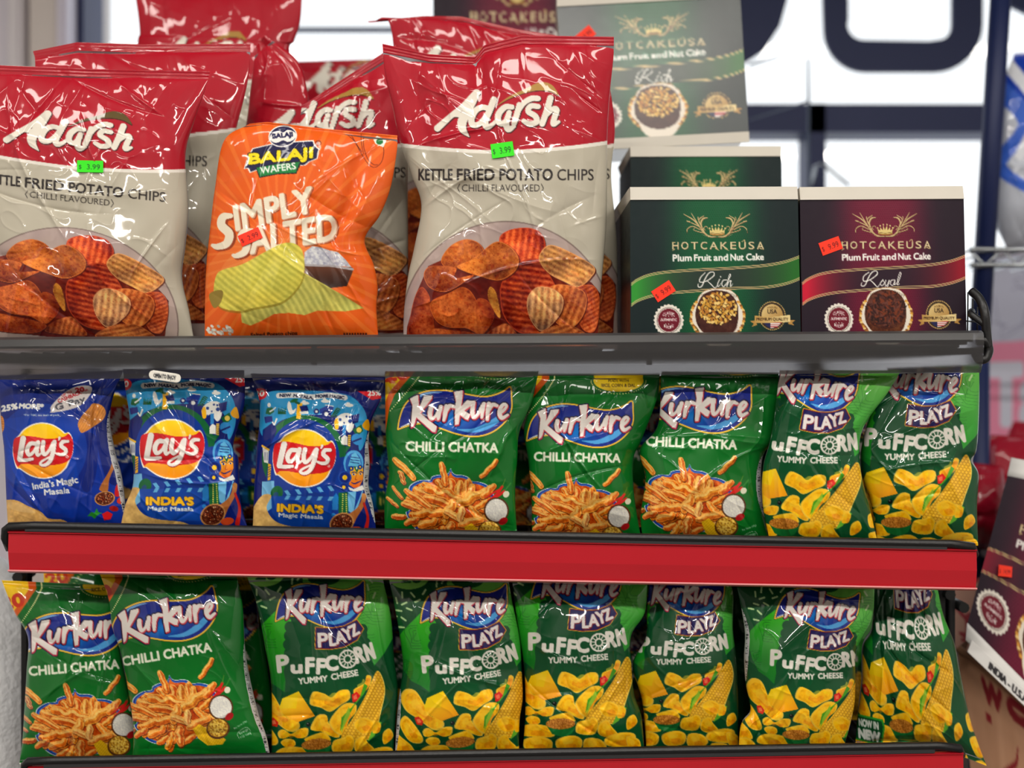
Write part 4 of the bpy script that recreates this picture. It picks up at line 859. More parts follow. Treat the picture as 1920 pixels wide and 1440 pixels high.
DET = 1.3
def along(P, t):
    P = np.array(P, float)
    Q = spline(P, False, 10) if len(P) > 2 else P
    L = np.r_[0, np.cumsum(np.hypot(*np.diff(Q, axis=0).T))]; L /= L[-1]
    return np.interp(t, L, Q[:, 0]), np.interp(t, L, Q[:, 1])
def creases(u, v, w, h, seed, amp, n):
    """Folds of crinkled film: signed height field in metres over metric coordinates u (across), v (up)."""
    rs = np.random.RandomState(seed); z = np.zeros_like(u)
    for i in range(n):      # long soft-sided folds
        cx, cy = rs.rand() * w, rs.rand() * h; a = rs.rand() * math.pi; L = (0.03 + 0.09 * rs.rand()); wd = 0.0014 + 0.0042 * rs.rand() ** 1.5
        c, s = math.cos(a), math.sin(a); du = (u - cx) * c + (v - cy) * s; dv = -(u - cx) * s + (v - cy) * c + 0.06 * du * du / 0.05
        k = amp * (0.5 + rs.rand()) * (1 if rs.rand() < 0.6 else -1)
        z += k * np.exp(-np.sqrt(dv * dv + 4e-7) / wd) * np.exp(-(du / L) ** 4)
    for i in range(int(n * 0.6)):   # flat facets: one side of a line tips
        cx, cy = rs.rand() * w, rs.rand() * h; a = rs.rand() * math.pi; c, s = math.cos(a), math.sin(a); R = 0.02 + 0.035 * rs.rand()
        d = (u - cx) * c + (v - cy) * s; e = -(u - cx) * s + (v - cy) * c
        z += amp * 0.9 * (np.sqrt(d * d + 1e-6) / R - 0.4) * np.exp(-((d / R) ** 2 + (e / R) ** 2))
    return z
def gathers(u, dist, w, seed, amp, reach, n):
    """Folds that fan out of a seal; dist = distance from the seal."""
    rs = np.random.RandomState(seed); z = np.zeros_like(u)
    for i in range(n):
        cx = rs.rand() * w; lean = rs.randn() * 0.25; L = reach * (0.4 + rs.rand()); wd = 0.0025 + 0.006 * rs.rand()
        z += amp * (0.4 + rs.rand()) * (1 if rs.rand() < .5 else -1) * np.exp(-np.sqrt((u - cx - lean * dist) ** 2 + 1e-6) / (wd * (1 + dist * 10))) * np.exp(-(dist / L) ** 2)
    return z
def bag(name, label, cat, group, art, amap, d, L, R, thick, seed, deck=None, lean=0.0, det=None, top=None, wr=1.0, seal=(0.03, 0.028), film=None, back=None, fold=None, curve=2.3, wrap=None, bot=None):
    """Pillow bag standing on a shelf. L, R: its left and right edge in the photograph from top to bottom; amap: photo pixel -> artwork."""
    det = det or DET; film = film or FILM
    L, R = [tuple(p) for p in L], [tuple(p) for p in R]
    if deck is not None:        # rest on the shelf surface
        zb = max(deck((q[0] - 960) * d / F) for q in (L[-1], R[-1])) + 0.0003
        pb = 720 - (zb - ZC) * F / d
        L = [p for p in L[:-1] if p[1] < pb - 6] + [(L[-1][0], pb)]; R = [p for p in R[:-1] if p[1] < pb - 6] + [(R[-1][0], pb)]
    W = max(abs(r[0] - l[0]) for l, r in ((L[0], R[0]), (L[-1], R[-1]), (L[len(L) // 2], R[len(R) // 2]))); H = L[-1][1] - min(L[0][1], R[0][1])
    nx = max(16, int(W * 1.05 / det)); ny = max(16, int(H / det))
    t = np.linspace(0, 1, ny); lx, ly = along(L, t); rx, ry = along(R, t)
    q = np.linspace(-1, 1, nx); s1 = 0.5 + 0.5 * (0.45 * q + 0.55 * np.sin(q * math.pi / 2))
    S, T = np.meshgrid(s1, t)
    px = lx[:, None] + (rx - lx)[:, None] * S; py = ly[:, None] + (ry - ly)[:, None] * S
    m = d / F; u = S * W * m; v = (1 - T) * H * m; w, h = W * m, H * m
    if top:
        tp = np.interp(s1, [a for a, b in top], [b for a, b in top]); py = py + tp[None, :] * np.clip(1 - T / 0.4, 0, 1) ** 1.5
    if bot:
        py = py + np.interp(s1, [a for a, b in bot], [b for a, b in bot])[None, :] * np.clip((T - .55) / .45, 0, 1) ** 1.5
    st, sb = seal[0], seal[1]
    g = np.clip((T - st) / (1 - st - sb), 0, 1)
    gv = np.clip(1 - np.abs(2 * g - 1) ** 2.6, 0, 1) ** 0.75 * (0.80 + 0.30 * g)
    gs = np.clip(1 - np.abs(2 * S - 1) ** curve, 0, 1) ** 0.55
    prof = gv * gs
    rim = np.clip(1 - np.abs(2 * S - 1) ** 8, 0, 1)
    dt = np.abs(T - st) * h; db = np.abs(1 - sb - T) * h
    nz = (vnoise(u / 0.06, v / 0.06, seed) - 0.5) * 0.011 + (vnoise(u / 0.028, v / 0.028, seed + 1) - 0.5) * 0.0022
    ridge = (1 - np.abs(2 * vnoise(u / 0.016 + 9, v / 0.024, seed + 2) - 1)) ** 4 * 0.0003 * vnoise(u / 0.05, v / 0.05, seed + 8) + (1 - np.abs(2 * vnoise(u / 0.03 + 4, v / 0.02 + u / 0.05, seed + 3) - 1)) ** 6 * 0.0012 * vnoise(u / 0.06 + 3, v / 0.06, seed + 9)
    z = nz + ridge * wr + creases(u, v, w, h, seed, 0.0024 * wr, int(9 + 9 * w * h / 0.05)) + gathers(u, dt, w, seed + 4, 0.0032 * wr, 0.06, 12) + gathers(u, db, w, seed + 5, 0.0025 * wr, 0.04, 9)
    inside = np.clip(np.minimum(T - st * .4, 1 - sb * .4 - T) / 0.03, 0, 1)
    off = thick * prof + z * rim * (0.25 + 0.75 * inside) * (0.3 + 0.7 * np.clip(prof * 2, 0, 1))
    if fold:                    # dented or bent regions: (s, t, radius_s, radius_t, depth)
        for fs, ft, fr, fq, fd in fold:
            off = off - fd * np.exp(-((S - fs) / fr) ** 2 - ((T - ft) / fq) ** 2)
    sealm = (T < st) | (T > 1 - sb)
    off = off + np.where(sealm, 0.0003 * np.sin(T * h * 2 * math.pi / 0.0042) + 0.003 * np.sin(S * 7 + seed) * np.clip(prof * 0 + 1, 0, 1), 0)
    dd = d + lean * (1 - T) - off
    X = (px - 960) * dd / F; Z = ZC + (720 - py) * dd / F; Y = YC + dd
    if deck is not None:
        Z = np.maximum(Z, zb + 0.0005)
    ax, ay = amap(px, py); ink = art.sample(ax, ay)
    for side, wpx, t0, t1 in wrap or ():      # back-of-pack print that comes round the edge
        e0 = (rx[:, None] - px) if side > 0 else (px - lx[:, None]); k_ = (e0 < wpx * np.sin(np.clip((T - t0) / (t1 - t0), 0, 1) * math.pi) ** .6) & (T > t0) & (T < t1)
        ink = np.where(k_[..., None], C_((196, 196, 198)), ink); tk = k_ & (np.mod(py / 5.0 + .3 * np.sin(py), 1) < 0.45) & (np.abs(e0 - wpx * .45) < wpx * .28) & (vnoise(px * .5, py * .8, seed) > .35)
        ink = np.where(tk[..., None], C_((70, 70, 76)), ink)
    e = thing(name, label, cat, group, (0, 0, 0))
    P = np.stack([X, Y, Z], -1); base = P[-1].mean(0); e.location = base; P = P - base
    # back panel
    k = max(1, int(7 / det)); jj = np.unique(np.r_[np.arange(0, nx, k), nx - 1]); r0, r1 = int(st * ny), int((1 - sb) * ny)
    def part(pn, a, b, with_back):
        c = P[a:b]; extra = None
        if with_back:
            ii = np.unique(np.r_[np.arange(a, b, k), b - 1]); B = P[np.ix_(ii, jj)].copy()
            pf = (prof * rim)[np.ix_(ii, jj)]; B[..., 1] = (YC + d + lean * (1 - T[np.ix_(ii, jj)])) - base[1] + thick * 0.75 * pf; B[:, [0, -1]] = P[np.ix_(ii, [jj[0], jj[-1]])]; 
            if a > 0: B[0] = P[ii[0]][jj]
            B = B[:, ::-1]; kc = np.broadcast_to(C_(back or (150, 150, 154)), B.shape); extra = [(B, len(ii), len(jj), kc)]
        return obj(pn, grid_mesh(pn, c, b - a, nx, ink[a:b], film, True, extra), e)
    part('top_seal', 0, r0 + 1, False); part('bag_body', r0, r1 + 1, True); part('bottom_seal', r1, ny, False)
    return Face(e, px, py, Y, base, 0.25)
class Face:
    """What a label needs to know about the surface it is stuck to."""
    def __init__(self, e, px, py, Y, base, push):
        self.e, self.px, self.py, self.Y, self.base = e, px.ravel(), py.ravel(), Y.ravel(), base
def sticker(f, txt, bg, ink, cx, cy, wpx, hpx, rot, label):
    """Small price label lying on the film or card of its package."""
    A = art_sticker(txt, bg, ink); n, k = 44, 22; s, t = np.meshgrid(np.linspace(-.5, .5, n), np.linspace(-.5, .5, k)); c, sn = math.cos(math.radians(rot)), math.sin(math.radians(rot))
    qx = cx + c * s * wpx - sn * t * hpx; qy = cy + sn * s * wpx + c * t * hpx
    near = np.hypot(f.px - cx, f.py - cy) < 0.62 * wpx
    B = lambda x, y: np.stack([np.ones_like(x), x, y, x * x, y * y, x * y], -1)
    X, Y_ = (f.px[near] - cx) / wpx, (f.py[near] - cy) / wpx; C, *_ = np.linalg.lstsq(B(X, Y_), f.Y[near], rcond=None)
    res = f.Y[near] - B(X, Y_) @ C
    Y = B((qx - cx) / wpx, (qy - cy) / wpx) @ C + min(0, np.percentile(res, 4)) - 0.0006; dv = Y - YC
    P = np.stack([(qx - 960) * dv / F, Y, ZC + (720 - qy) * dv / F], -1) - np.array(f.base)
    o = obj('price_sticker', grid_mesh('price_sticker', P, k, n, A.sample((s + .5) * 48, (t + .5) * 24), LABEL), f.e); o['label'] = label
    return o
GREEN_TAG, RED_TAG = ((70, 226, 44), (24, 84, 30)), ((255, 70, 44), (110, 20, 20))
# ------------------------------------------------------------------ the shop
K0 = 1.2 / F
deck_top = lambda x: ZC + (720 - 651) * K0 + 0.0082 * x
deck_mid = lambda x: ZC + (720 - 1029) * K0 - 0.0148 * x
deck_low = lambda x: ZC + (720 - 1454) * 1.245 / F + 0.0195 * x
PLASTER = mat('pale_plaster', (206, 200, 198), 0.8, noise=(3, 0.04), bump=(60, 0.05))
FLOORM = mat('vinyl_floor', (92, 88, 84), 0.45, noise=(2.5, 0.12))
XL, XR, YF, YB, HT = -2.6, 2.8, -3.9, 1.30, 2.85
struct('floor', box_mesh('floor', (XL, YF, -0.1), (XR, YB, 0), FLOORM))
struct('ceiling', box_mesh('ceiling', (XL, YF, HT), (XR, YB, HT + 0.1), mat('ceiling_tile', (118, 116, 112), 0.9, noise=(4, 0.04))))
struct('wall_left', box_mesh('wall_left', (XL - 0.1, YF, 0), (XL, YB, HT), PLASTER))
struct('wall_right', box_mesh('wall_right', (XR, YF, 0), (XR + 0.1, YB, HT), PLASTER))
struct('wall_front', box_mesh('wall_front', (XL, YF - 0.1, 0), (XR, YF, HT), mat('far_shop_wall', (60, 54, 50), 0.8, noise=(2, 0.3))))
bm = bmesh.new()
WX0, WX1, WZ0, WZ1 = -1.03, 2.5, 0.95, 2.45
add_box(bm, (XL, YB, 0), (WX0, YB + 0.15, HT)); add_box(bm, (WX1, YB, 0), (XR, YB + 0.15, HT)); add_box(bm, (WX0, YB, 0), (WX1, YB + 0.15, WZ0)); add_box(bm, (WX0, YB, WZ1), (WX1, YB + 0.15, HT))
struct('wall_back', bm_mesh('wall_back', bm, PLASTER))
# window frame, bars and pane
def wx(px, d=2.5): return (px - 960) * d / F
def wz(py, d=2.5): return ZC + (720 - py) * d / F
bm = bmesh.new()
add_box(bm, (wx(150), YB - 0.02, WZ0), (wx(163), YB + 0.1, WZ1)); add_box(bm, (WX0, YB - 0.01, wz(250)), (WX1, YB + 0.08, wz(197))); add_box(bm, (wx(1514), YB - 0.01, WZ0), (wx(1546), YB + 0.08, wz(196)))
add_box(bm, (wx(430), YB + 0.02, wz(49)), (wx(800), YB + 0.05, wz(45)))
add_box(bm, (WX0, YB - 0.01, WZ0), (WX1, YB + 0.08, WZ0 + 0.05)); add_box(bm, (WX0, YB - 0.01, WZ1 - 0.05), (WX1, YB + 0.08, WZ1)); add_box(bm, (WX1 - 0.05, YB - 0.01, WZ0), (WX1, YB + 0.08, WZ1))
win = struct('window_1', bm_mesh('window_1', bm, NAVY))
GL = bpy.data.materials.new('window_glass'); GL.use_nodes = True; nt = GL.node_tree; nt.nodes.clear()
o_ = nt.nodes.new('ShaderNodeOutputMaterial'); mx = nt.nodes.new('ShaderNodeMixShader'); tr = nt.nodes.new('ShaderNodeBsdfTransparent'); gl = nt.nodes.new('ShaderNodeBsdfGlossy'); gl.inputs['Roughness'].default_value = 0.02; mx.inputs[0].default_value = 0.06
nt.links.new(tr.outputs[0], mx.inputs[1]); nt.links.new(gl.outputs[0], mx.inputs[2]); nt.links.new(mx.outputs[0], o_.inputs[0])
obj('window_pane', box_mesh('window_pane', (WX0, YB + 0.05, WZ0), (WX1, YB + 0.056, WZ1), GL), win)
# jamb mouldings of the left pier
for i, (a, b, f, c) in enumerate(((-60, 40, 0.05, (228, 222, 232)), (40, 66, 0.075, (236, 230, 234)), (66, 74, 0.03, (170, 162, 164)), (74, 132, 0.06, (226, 216, 210)), (132, 151, 0.085, (228, 222, 236)))):
    struct('trim_%d' % (i + 1), box_mesh('trim', (wx(a), YB - f, 0), (wx(b), YB + 0.0, HT), mat('painted_trim', c, 0.5), 0.008))
# big dark letters stuck on the inside of the pane, seen from behind
def letter(label, pts, holes=None):
    P = [(wx(x, 2.54), YB + 0.035, wz(y, 2.54)) for x, y in pts]
    return tag(obj('window_letter', prism_mesh('window_letter', P, 0.012, NAVY)), label, 'sign letter', 'dark letters on the shop window')
def arc(cx, cy, r, a0, a1, n=8):
    return [(cx + r * math.cos(math.radians(a0 + (a1 - a0) * i / n)), cy + r * math.sin(math.radians(a0 + (a1 - a0) * i / n))) for i in range(n + 1)]
letter('big dark U-shaped window letter right of the green cake boxes', [(1528, -420), (1588, -420), (1590, 40)] + arc(1618, 46, 30, 180, 90, 5) + [(1740, 78)] + arc(1756, 48, 28, 90, 0, 5) + [(1786, -420), (1846, -420), (1842, 40)] + arc(1752, 46, 90, 0, 90) + [(1640, 136)] + arc(1624, 56, 80, 90, 178))
letter('dark slanting window letter beside the raised green cake box', [(1300, -420), (1490, -420), (1476, 0), (1462, 50), (1432, 96), (1392, 122), (1330, 130)])
letter('dark window letter cut off at the top right corner', [(1868, -420), (2100, -420), (2100, 40), (1930, 30), (1880, 6)])

# ------------------------------------------------------------------ display rack with three wire shelves
rack = thing('display_rack', 'black wire snack rack with one clear and two red shelf strips', 'display rack', None, (0, 0.2, 0))
def rk(o):
    o.matrix_parent_inverse = Matrix.Translation((0, -0.2, 0)); return o
def rpart(name, me, parent=None):
    o = obj(name, me, parent or rack)
    if parent is None: rk(o)
    return o
YU = YC + 1.40
for xu in (-0.56, 0.48):
    up = rpart('upright', box_mesh('upright', (xu - 0.012, YU + 0.22, 0.0), (xu + 0.012, YU + 0.245, 1.42), BLACK, 0.002))
for xu in (-0.648, 0.5715, 0.5845):
    rpart('post', box_mesh('post', (xu - 0.0042, YU - 0.03, 0.02), (xu + 0.0042, YU - 0.014, 1.27), BLACK, 0.001))
for xu, zz in ((-0.652, 0.995), (0.596, 0.955), (0.578, 0.972)):
    rpart('shelf_pin', tube_mesh('shelf_pin', [(xu, YU - 0.04, zz), (xu, YU + 0.0, zz)], 0.007, RUBBER))
rpart('foot', box_mesh('foot', (-0.66, -0.02, 0.0), (-0.62, 0.48, 0.04), BLACK, 0.004)); rpart('foot', box_mesh('foot', (0.57, -0.02, 0.0), (0.61, 0.48, 0.04), BLACK, 0.004))
rpart('light_block_panel', box_mesh('light_block_panel', (-0.64, 0.432, 0.72), (0.60, 0.437, 1.265), mat('black_light_block', (20, 20, 22), 0.6)))  # unseen panel, added to keep window light out of the lower gaps
def shelf(name, deck, x0, x1, y0, y1):
    bm = bmesh.new(); rr = 0.0022
    for i in range(int((x1 - x0) / 0.026)):
        x = x0 + 0.01 + i * 0.026; add_tube(bm, [(x, y0, deck(x) - 0.003), (x, y1, deck(x) - 0.003)], rr, 6)
    for y in np.linspace(y0 + 0.01, y1, 5):
        add_tube(bm, [(x0, y, deck(x0) - 0.0075), (x1, y, deck(x1) - 0.0075)], 0.003, 6)
    for x in (x0, x1):
        add_tube(bm, [(x, y0, deck(x) - 0.0075), (x, y1, deck(x) - 0.0075)], 0.004, 8)
    return rpart(name, bm_mesh(name, bm, BLACK))
def rail_profile(name, prof, a, b, m, parent, th=0.0012):
    """Strip with a bent cross-section between two 3-D end points (top edge)."""
    bm = bmesh.new(); n = len(prof); P = np.array(prof, float); T_ = np.gradient(P, axis=0); N = np.stack([-T_[:, 1], T_[:, 0]], 1); N /= np.linalg.norm(N, axis=1)[:, None]
    loop = np.vstack([P, (P + N * th)[::-1]]); rings = []
    for q in np.linspace(0, 1, 25):
        c = Vector(a).lerp(Vector(b), q); rings.append([bm.verts.new((c.x, c.y + p[0], c.z + p[1])) for p in loop])
    for u, v in zip(rings, rings[1:]):
        for k in range(len(loop)):
            j = (k + 1) % len(loop); f = bm.faces.new((u[k], u[j], v[j], v[k])); f.smooth = False
    bm.faces.new(rings[0][::-1]); bm.faces.new(rings[-1]); bmesh.ops.recalc_face_normals(bm, faces=bm.faces[:])
    return obj(name, bm_mesh(name, bm, m), parent)
s_top = shelf('wire_shelf', deck_top, -0.66, 0.552, 0.004, 0.58); s_mid = shelf('wire_shelf', deck_mid, -0.585, 0.536, 0.004, 0.42); s_low = shelf('wire_shelf', deck_low, -0.58, 0.535, 0.05, 0.45)
# clear strip on the top shelf
CLEAR = bpy.data.materials.new('clear_hazy_plastic'); CLEAR.use_nodes = True; nt = CLEAR.node_tree; b_ = nt.nodes['Principled BSDF']; out = [n for n in nt.nodes if n.type == 'OUTPUT_MATERIAL'][0]
b_.inputs['Base Color'].default_value = (0.12, 0.117, 0.12, 1); b_.inputs['Roughness'].default_value = 0.22; b_.inputs['Specular IOR Level'].default_value = 0.6
tr = nt.nodes.new('ShaderNodeBsdfRefraction'); tr.inputs['Color'].default_value = (0.70, 0.69, 0.70, 1); tr.inputs['Roughness'].default_value = 0.35; tr.inputs['IOR'].default_value = 1.05
tp = nt.nodes.new('ShaderNodeBsdfTransparent'); tp.inputs[0].default_value = (0.66, 0.65, 0.66, 1)
m1 = nt.nodes.new('ShaderNodeMixShader'); m1.inputs[0].default_value = 0.25; m2 = nt.nodes.new('ShaderNodeMixShader'); m2.inputs[0].default_value = 0.36
nt.links.new(tr.outputs[0], m1.inputs[1]); nt.links.new(tp.outputs[0], m1.inputs[2]); nt.links.new(m1.outputs[0], m2.inputs[1]); nt.links.new(b_.outputs[0], m2.inputs[2]); nt.links.new(m2.outputs[0], out.inputs[0])
A0, A1 = U(-14, 634, 1.195), U(1841, 621, 1.195)
strip = rail_profile('clear_price_strip', [(0.012, -0.002), (0.002, 0.001), (-0.004, -0.002), (-0.006, -0.010), (-0.005, -0.022), (-0.003, -0.036), (0.003, -0.048)], A0, A1, CLEAR, s_top, 0.0015)
strip['label'] = 'hazy clear plastic price strip'
rail_profile('strip_spine', [(0.010, -0.001), (0.010, -0.012)], A0 + Vector((0.002, 0, 0)), A1 - Vector((0.006, 0, 0)), mat('grey_strip_spine', (78, 78, 84), 0.4), s_top, 0.002)
for jx in (588, 1218):
    p = U(jx, 632, 1.19); obj('strip_joint', box_mesh('strip_joint', (p.x - 0.003, p.y + 0.002, p.z - 0.032), (p.x + 0.003, p.y + 0.006, p.z - 0.002), mat('dark_joint', (40, 40, 46), 0.5)), s_top)
tagm = art_sticker('', (238, 234, 226), (60, 60, 60), 6.0); tagm.a[:] = C_((238, 234, 226)); tagm.text('OPEN TO ENJOY', 10, 12.4, 28, 4.6, (60, 60, 64), .3, 0)
def shade_sheet(deck, x0, x1, y0, y1, so):  # added black sheet under the wires; its colour stands in for gap shade
    bm = bmesh.new(); vs = [bm.verts.new((x, y, deck(x) - 0.013 - t)) for t in (0, .0015) for x, y in ((x0, y0), (x1, y0), (x1, y1), (x0, y1))]
    for f in ((0, 1, 2, 3), (7, 6, 5, 4), (0, 4, 5, 1), (1, 5, 6, 2), (2, 6, 7, 3), (3, 7, 4, 0)): bm.faces.new([vs[i] for i in f])
    obj('gap_shade_sheet', bm_mesh('gap_shade_sheet', bm, mat('black_gap_shade', (10, 10, 11), 0.7)), so)
shade_sheet(deck_mid, -0.583, 0.534, 0.01, 0.42, s_mid); shade_sheet(deck_low, -0.578, 0.533, 0.055, 0.45, s_low)
def red_rail(shelf_o, L_top, R_top, L_bot, R_bot, d, wire_up):
    a, b = U(*L_top, d), U(*R_top, d); hh = ((L_bot[1] - L_top[1]) + (R_bot[1] - R_top[1])) / 2 * d / F
    r = rail_profile('price_rail', [(0.006, 0), (0.0, -0.0025), (-0.001, -hh * .5), (0.002, -hh + 0.003), (0.004, -hh)], a, b, RED, shelf_o); r['label'] = 'red plastic price rail'
    rail_profile('rail_edge', [(-0.0016, -hh + 0.0046), (-0.0022, -hh + 0.003), (0.0026, -hh + 0.0004)], a, b, PINK, shelf_o, 0.001)
    rail_profile('rail_edge', [(0.003, 0.0012), (-0.0018, 0.0002), (-0.0016, -0.0012)], a, b, mat('red_lip', (168, 20, 34), 0.3), shelf_o, 0.001)
    # black front wire bent round at both ends
    w = wire_up * d / F; q = [a + Vector((-0.004, 0.012, -0.022)), a + Vector((-0.0065, 0.006, -0.008)), a + Vector((0.0, 0.002, w)), a + Vector((0.03, 0.002, w + 0.001)), a.lerp(b, .5) + Vector((0, 0.002, w + 0.001)), b + Vector((-0.03, 0.002, w + 0.001)), b + Vector((-0.004, 0.002, w - 0.002)), b + Vector((0.002, 0.010, w - 0.012)), b + Vector((0.002, 0.03, w - 0.016))]
    bm = bmesh.new(); S_ = [q[0], q[1], q[1].lerp(q[2], .6) + Vector((-.002, 0, .002)), q[2], q[3]] + [q[3].lerp(q[5], i / 12) for i in range(1, 12)] + q[5:]
    add_tube(bm, S_, 0.0052, 10); obj('front_wire', bm_mesh('front_wire', bm, BLACK), shelf_o)
    obj('rail_ledge', bm_mesh('rail_ledge', (lambda bm: (bmesh.ops.create_cube(bm, size=1.0), [setattr(v, 'co', (a + Vector((0.02, 0.004, 0.0012)) if v.co.x < 0 else b + Vector((-0.035, 0.004, 0.0012))) + Vector((0, v.co.y * 0.012, v.co.z * (w * 0.9) + w * .35))) for v in bm.verts], bm)[2])(bmesh.new()), mat('dark_grey_ledge', (44, 44, 46), 0.5)), shelf_o)
red_rail(s_mid, (16, 997), (1831, 1031), (13, 1076), (1830, 1108), 1.198, 9)
red_rail(s_low, (52, 1440), (1806, 1412), (50, 1516), (1804, 1486), 1.243, 11)
# looped wire end of the top basket
T = lambda pts, d: [U(x, y, d + e) for x, y, e in pts]
bm = bmesh.new()
add_tube(bm, spline([tuple(p) for p in T([(1822, 546, .02), (1836, 560, .01), (1846, 585, 0), (1850, 625, 0), (1853, 652, 0)], 1.2)], False, 6), 0.0052, 10)
add_tube(bm, spline([tuple(p) for p in T([(1822, 584, .02), (1822, 590, .01), (1846, 608, 0)], 1.2)], False, 6), 0.0042, 10)
add_tube(bm, spline([tuple(p) for p in T([(1832, 640, .0), (1846, 640, 0), (1854, 655, 0), (1848, 672, 0), (1836, 674, 0), (1829, 664, .006)], 1.2)], False, 6), 0.0052, 10)
for x, y0, y1 in ((1815, 548, 628), (1824, 560, 600), (1833, 575, 628)):
    add_tube(bm, T([(x, y0, .03), (x - 1, y1, .03)], 1.2), 0.0009, 6)
add_tube(bm, T([(1812, 602, .03), (1834, 604, .03)], 1.2), 0.0009, 6)
obj('basket_end', bm_mesh('basket_end', bm, BLACK), s_top)
tg = tag(obj('paper_tag', None or grid_mesh('paper_tag', *(lambda s, t: (np.stack([(U(309, 706, 1.184).x + (s - .5) * (0.0365 - 0.0105 * (1 - np.sqrt(np.clip(1 - (2 * t - 1) ** 2, 0, 1))))), np.full_like(s, U(309, 706, 1.184).y), U(309, 706, 1.184).z - (t - .5) * 0.0105 - (s - .5) * 0.004], -1), 12, 40, tagm.sample(s * 40 + 4, t * 11 + 4.5)))(*np.meshgrid(np.linspace(0, 1, 40), np.linspace(0, 1, 12))), LABEL)), 'small white OPEN TO ENJOY tab on the clear strip', 'tag')
_m = tg.modifiers.new('thickness', 'SOLIDIFY'); _m.thickness = 0.0008

# ------------------------------------------------------------------ cake boxes
ART = {'rich': art_box('rich'), 'royal': art_box('royal')}
def cake_box(label, kind, TL, TR, BR, BL, d, depth, band, group=None, below=0, step=None, back=(0, 0), uv=None, zbase=None, tilt=0.0, card=None):
    """Box whose printed front has the given corners in the photograph; band: white strip above, below: white strip under the print (pixels)."""
    A = ART[kind]; dk = (14, 34, 36) if kind == 'rich' else (36, 20, 36)
    step = step or DET; nx = int(max(abs(TR[0] - TL[0]), 20) / step); ny = int(max(abs(BL[1] - TL[1]), 20) / step)
    s, t = np.meshgrid(np.linspace(0, 1, nx), np.linspace(0, 1, ny))
    TL, TR, BR, BL = [np.array(p, float) for p in (TL, TR, BR, BL)]
    if zbase is not None:
        for p in (BL, BR): p[1] = 720 - (zbase + 0.0005 - ZC) * F / d
    q = (TL * (1 - s[..., None]) + TR * s[..., None]) * (1 - t[..., None]) + (BL * (1 - s[..., None]) + BR * s[..., None]) * t[..., None]
    bow = 0.002 * np.sin(s * math.pi) * np.sin(t * math.pi); dd = d - bow + tilt * (1 - t)
    P = np.stack([(q[..., 0] - 960) * dd / F, YC + dd, ZC + (720 - q[..., 1]) * dd / F], -1)
    u0, v0, u1, v1 = uv or (0, 0, A.W, A.H)
    ink = A.sample(u0 + s * (u1 - u0), v0 + t * (v1 - v0))
    base = (P[-1, 0] + P[-1, -1]) / 2
    e = thing('cake_box', label, 'cake box', group, base)
    B = np.array([back[0], depth, back[1]]); c00, c01, c11, c10 = P[0, 0], P[0, -1], P[-1, -1], P[-1, 0]
    def face(a, b, c, e_, col, n=12):
        ss, tt = np.meshgrid(np.linspace(0, 1, n), np.linspace(0, 1, n)); S4, T4 = ss[..., None], tt[..., None]
        X = (a * (1 - S4) + b * S4) * (1 - T4) + (e_ * (1 - S4) + c * S4) * T4 - base
        k = np.empty(X.shape); k[:] = C_(dk)
        if col == 'side':
            k[tt > 0.55] = (96, 60, 46) if kind == 'rich' else (90, 40, 50); k[(tt > 0.42) & (tt < 0.5)] = (56, 70, 60)
        elif col == 'white':
            k[:] = (214, 206, 192)
        return (X, n, n, k)
    ex = [face(c00 + B, c00, c10, c10 + B, 'side'), face(c01, c01 + B, c11 + B, c11, 'side'), face(c00 + B, c01 + B, c01, c00, 'white'), face(c10, c11, c11 + B, c10 + B, 'white'), face(c01 + B, c00 + B, c10 + B, c11 + B, 'side')]
    obj('carton', grid_mesh('carton', P - base, ny, nx, ink, card or CARD, True, ex), e)
    m = d / F
    def flap(a, b, up, y0, skew=0.0):
        bm = bmesh.new(); th = 0.0014
        A_, B_ = Vector(a - base), Vector(b - base); vs = []
        for p in (A_, B_, B_ + Vector((skew, y0, up)), A_ + Vector((skew * .3, y0, up))):
            vs.append((bm.verts.new(p + Vector((0, -th, 0))), bm.verts.new(p + Vector((0, th, 0)))))
        bm.faces.new([v[0] for v in vs]); bm.faces.new([v[1] for v in vs][::-1])
        for i in range(4):
            j = (i + 1) % 4; bm.faces.new((vs[i][0], vs[i][1], vs[j][1], vs[j][0]))
        bmesh.ops.recalc_face_normals(bm, faces=bm.faces[:]); return bm_mesh('flap', bm, WHITE)
    if band:
        obj('top_flap', flap(c00, c01, band * m, 0.004), e)
        obj('side_flap', flap(c00, c00 + B * 0.9, band * m * 0.9, 0.0, -0.004), e)
    if below:
        obj('bottom_flap', flap(c10, c11, -below * m, -0.002), e)
    return Face(e, q[..., 0], q[..., 1], P[..., 1], base, 0)
zt = deck_top(0.3)
g = 'cake boxes on the top shelf'
f = cake_box('front green plum cake box with tilted red price sticker', 'rich', (1181.5, 375), (1496, 374), (1502, 636), (1182, 640), 1.222, 0.20, 25, g, zbase=deck_top(0.24))
sticker(f, '9.99', *RED_TAG, 1244, 546, 40, 24, -33, 'red 9.99 sticker')
f = cake_box('maroon plum cake box at the right end of the top shelf', 'royal', (1500, 375), (1807, 373), (1813, 634), (1504, 638), 1.224, 0.20, 25, g, zbase=deck_top(0.43))
sticker(f, '9.99', *RED_TAG, 1557.5, 461, 40, 25, -20, 'red 9.99 sticker')
cake_box('green plum cake box whose crest just shows above the front green box', 'rich', (1182, 294), (1465, 293), (1468, 545), (1183, 545), 1.45, 0.15, 20, g, step=2.2)
zb2 = ZC + (720 - 545) * 1.45 / F
cake_box('hidden green cake box lying under the second green box', 'rich', (1184, 548), (1467, 548), (1468, 640), (1184, 640), 1.452, 0.15, 0, g, step=4, zbase=deck_top(0.25))
